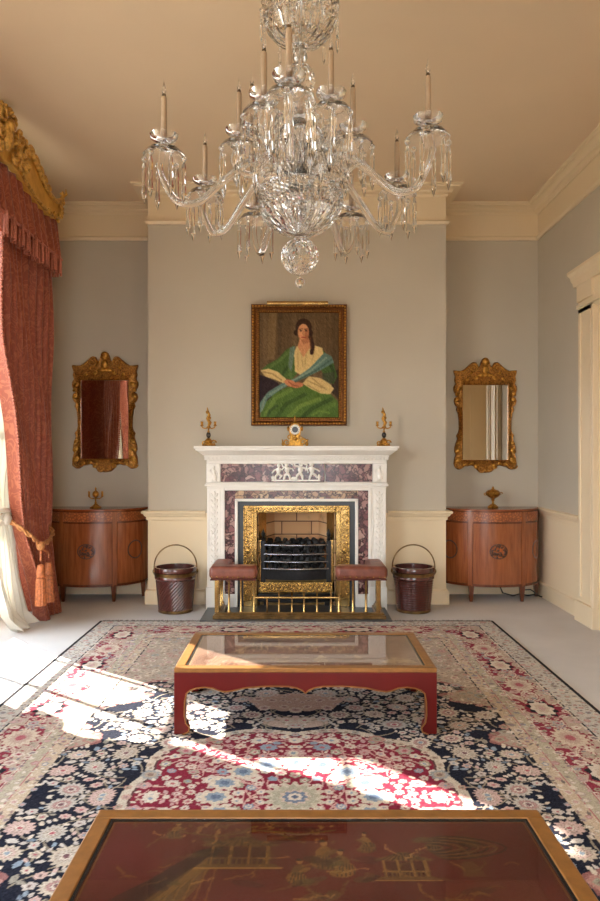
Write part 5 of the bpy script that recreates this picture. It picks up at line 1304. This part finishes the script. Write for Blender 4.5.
arms.append((-.214, .22, 2.775, 1)); arms.append((.15, .22, 2.74, 1)); arms.append((.02, .26, 2.66, 1)); arms.append((.0, -.22, 2.60, 1))
def catmull(P, n=7):
    P = [Vector(p) for p in P]; out = []; Q = [P[0]] + P + [P[-1]]
    for i in range(1, len(Q) - 2):
        a, b_, c_, d_ = Q[i - 1], Q[i], Q[i + 1], Q[i + 2]
        for k in range(n):
            t_ = k / n; out.append(.5 * ((2 * b_) + (c_ - a) * t_ + (2 * a - 5 * b_ + 4 * c_ - d_) * t_ * t_ + (3 * b_ - a - 3 * c_ + d_) * t_ ** 3))
    out.append(P[-1]); return out
def child(me, name, par, loc, rz=0):
    o = bpy.data.objects.new(name, me); COL.objects.link(o); o.parent = par; o.location = Vector(loc) - ORG[ch]; o.rotation_euler = (0, 0, rz); return o
for ai, (ax, ay, az, tier) in enumerate(arms):
    R = math.hypot(ax, ay); ux, uy = ax / R, ay / R
    if tier == 0: prof = [(.06, 2.44), (.12, 2.50), (.21, 2.50), (.31, 2.42), (.41, 2.325), (.49, az - .245), (R - .02, az - .20), (R + .015, az - .12), (R, az - .035)]
    else: prof = [(.045, 2.44), (.05, 2.54), (.08, 2.60), (.13, 2.56), (R * .8, az - .17), (R + .02, az - .12), (R + .012, az - .07), (R, az - .035)]
    pts = catmull([(hx + ux * r, D + uy * r, z) for r, z in prof])
    arm = MB().tube(pts, [.0175 - .005 * i / len(pts) for i in range(len(pts))], 8).build('arm', 'crystal', ch, smooth=179)
    px, py = hx + ax, D + ay
    child(ME_D, 'drip_pan', arm, (px, py, az), rnd.uniform(0, 1)); child(ME_T, 'candle_tube', arm, (px, py, az)); child(ME_K, 'bulb_collar', arm, (px, py, az)); child(ME_G, 'bulb', arm, (px, py, az))
    for k in range(6):
        a = k * PI / 3 + ai * .37; child(ME_P, 'pendant', arm, (px + .079 * math.cos(a), py + .079 * math.sin(a), az - .064), a)
for k in range(10):
    a = k * PI / 5 + .25; child(ME_C, 'pendant', ch, (hx + .162 * math.cos(a), D + .162 * math.sin(a), zc(14)), a)

# ------------------------------------------------------------------ light
w = bpy.data.worlds.new('world'); scene.world = w; w.use_nodes = True
nt = w.node_tree; bg = nt.nodes['Background']
tc = nd(nt, 'ShaderNodeTexCoord'); sx_ = nd(nt, 'ShaderNodeSeparateXYZ'); nt.links.new(tc.outputs['Generated'], sx_.inputs[0])
up = mathn(nt, 'ADD', mathn(nt, 'MULTIPLY', sx_.outputs[2], .5), .5)
nt.links.new(ramp(nt, up, [(.44, (.22, .215, .18)), (.52, (.90, .95, 1.0)), (.8, (.74, .87, 1.0))]), bg.inputs[0])   # bright overcast-blue sky over darker grounds
bg.inputs[1].default_value = 14.5
sun = bpy.data.lights.new('sun', 'SUN'); so = bpy.data.objects.new('sun', sun); COL.objects.link(so)
sd = Vector((.357, -.264, -.319)).normalized(); so.rotation_euler = sd.to_track_quat('-Z', 'Y').to_euler(); so.location = (-6, 8, 6)
sun.energy = 36; sun.angle = math.radians(.6); sun.color = (1, .95, .87)
l = bpy.data.lights.new('sky_portal', 'AREA'); l.shape = 'RECTANGLE'; l.size = FILL_W3[1] - FILL_W3[0]; l.size_y = FILL_W3[3] - FILL_W3[2]; l.cycles.is_portal = True
o = bpy.data.objects.new('sky_portal', l); COL.objects.link(o); o.location = ((FILL_W3[0] + FILL_W3[1]) / 2, YN - .15, (FILL_W3[2] + FILL_W3[3]) / 2); o.rotation_euler = (PI / 2, 0, PI)
for W in (W1, FILL_W2):
    l = bpy.data.lights.new('sky_portal', 'AREA'); l.shape = 'RECTANGLE'; l.size = W[1] - W[0]; l.size_y = W[3] - W[2]; l.cycles.is_portal = True
    o = bpy.data.objects.new('sky_portal', l); COL.objects.link(o); o.location = (XL - .2, (W[0] + W[1]) / 2, (W[2] + W[3]) / 2); o.rotation_euler = (0, -PI / 2, 0)
vs_ = scene.view_settings; scene.display_settings.display_device = 'sRGB'
vs_.view_transform = 'Standard'; vs_.look = 'None'; vs_.gamma = 1.0; vs_.use_curve_mapping = False; vs_.exposure = -0.2
cy_ = scene.cycles
cy_.use_denoising = True; cy_.use_adaptive_sampling = False; cy_.max_bounces = 14; cy_.diffuse_bounces = 6; cy_.glossy_bounces = 6; cy_.transmission_bounces = 12; cy_.transparent_max_bounces = 12
cy_.caustics_reflective = False; cy_.caustics_refractive = False; cy_.sample_clamp_indirect = 6.0; cy_.blur_glossy = .5
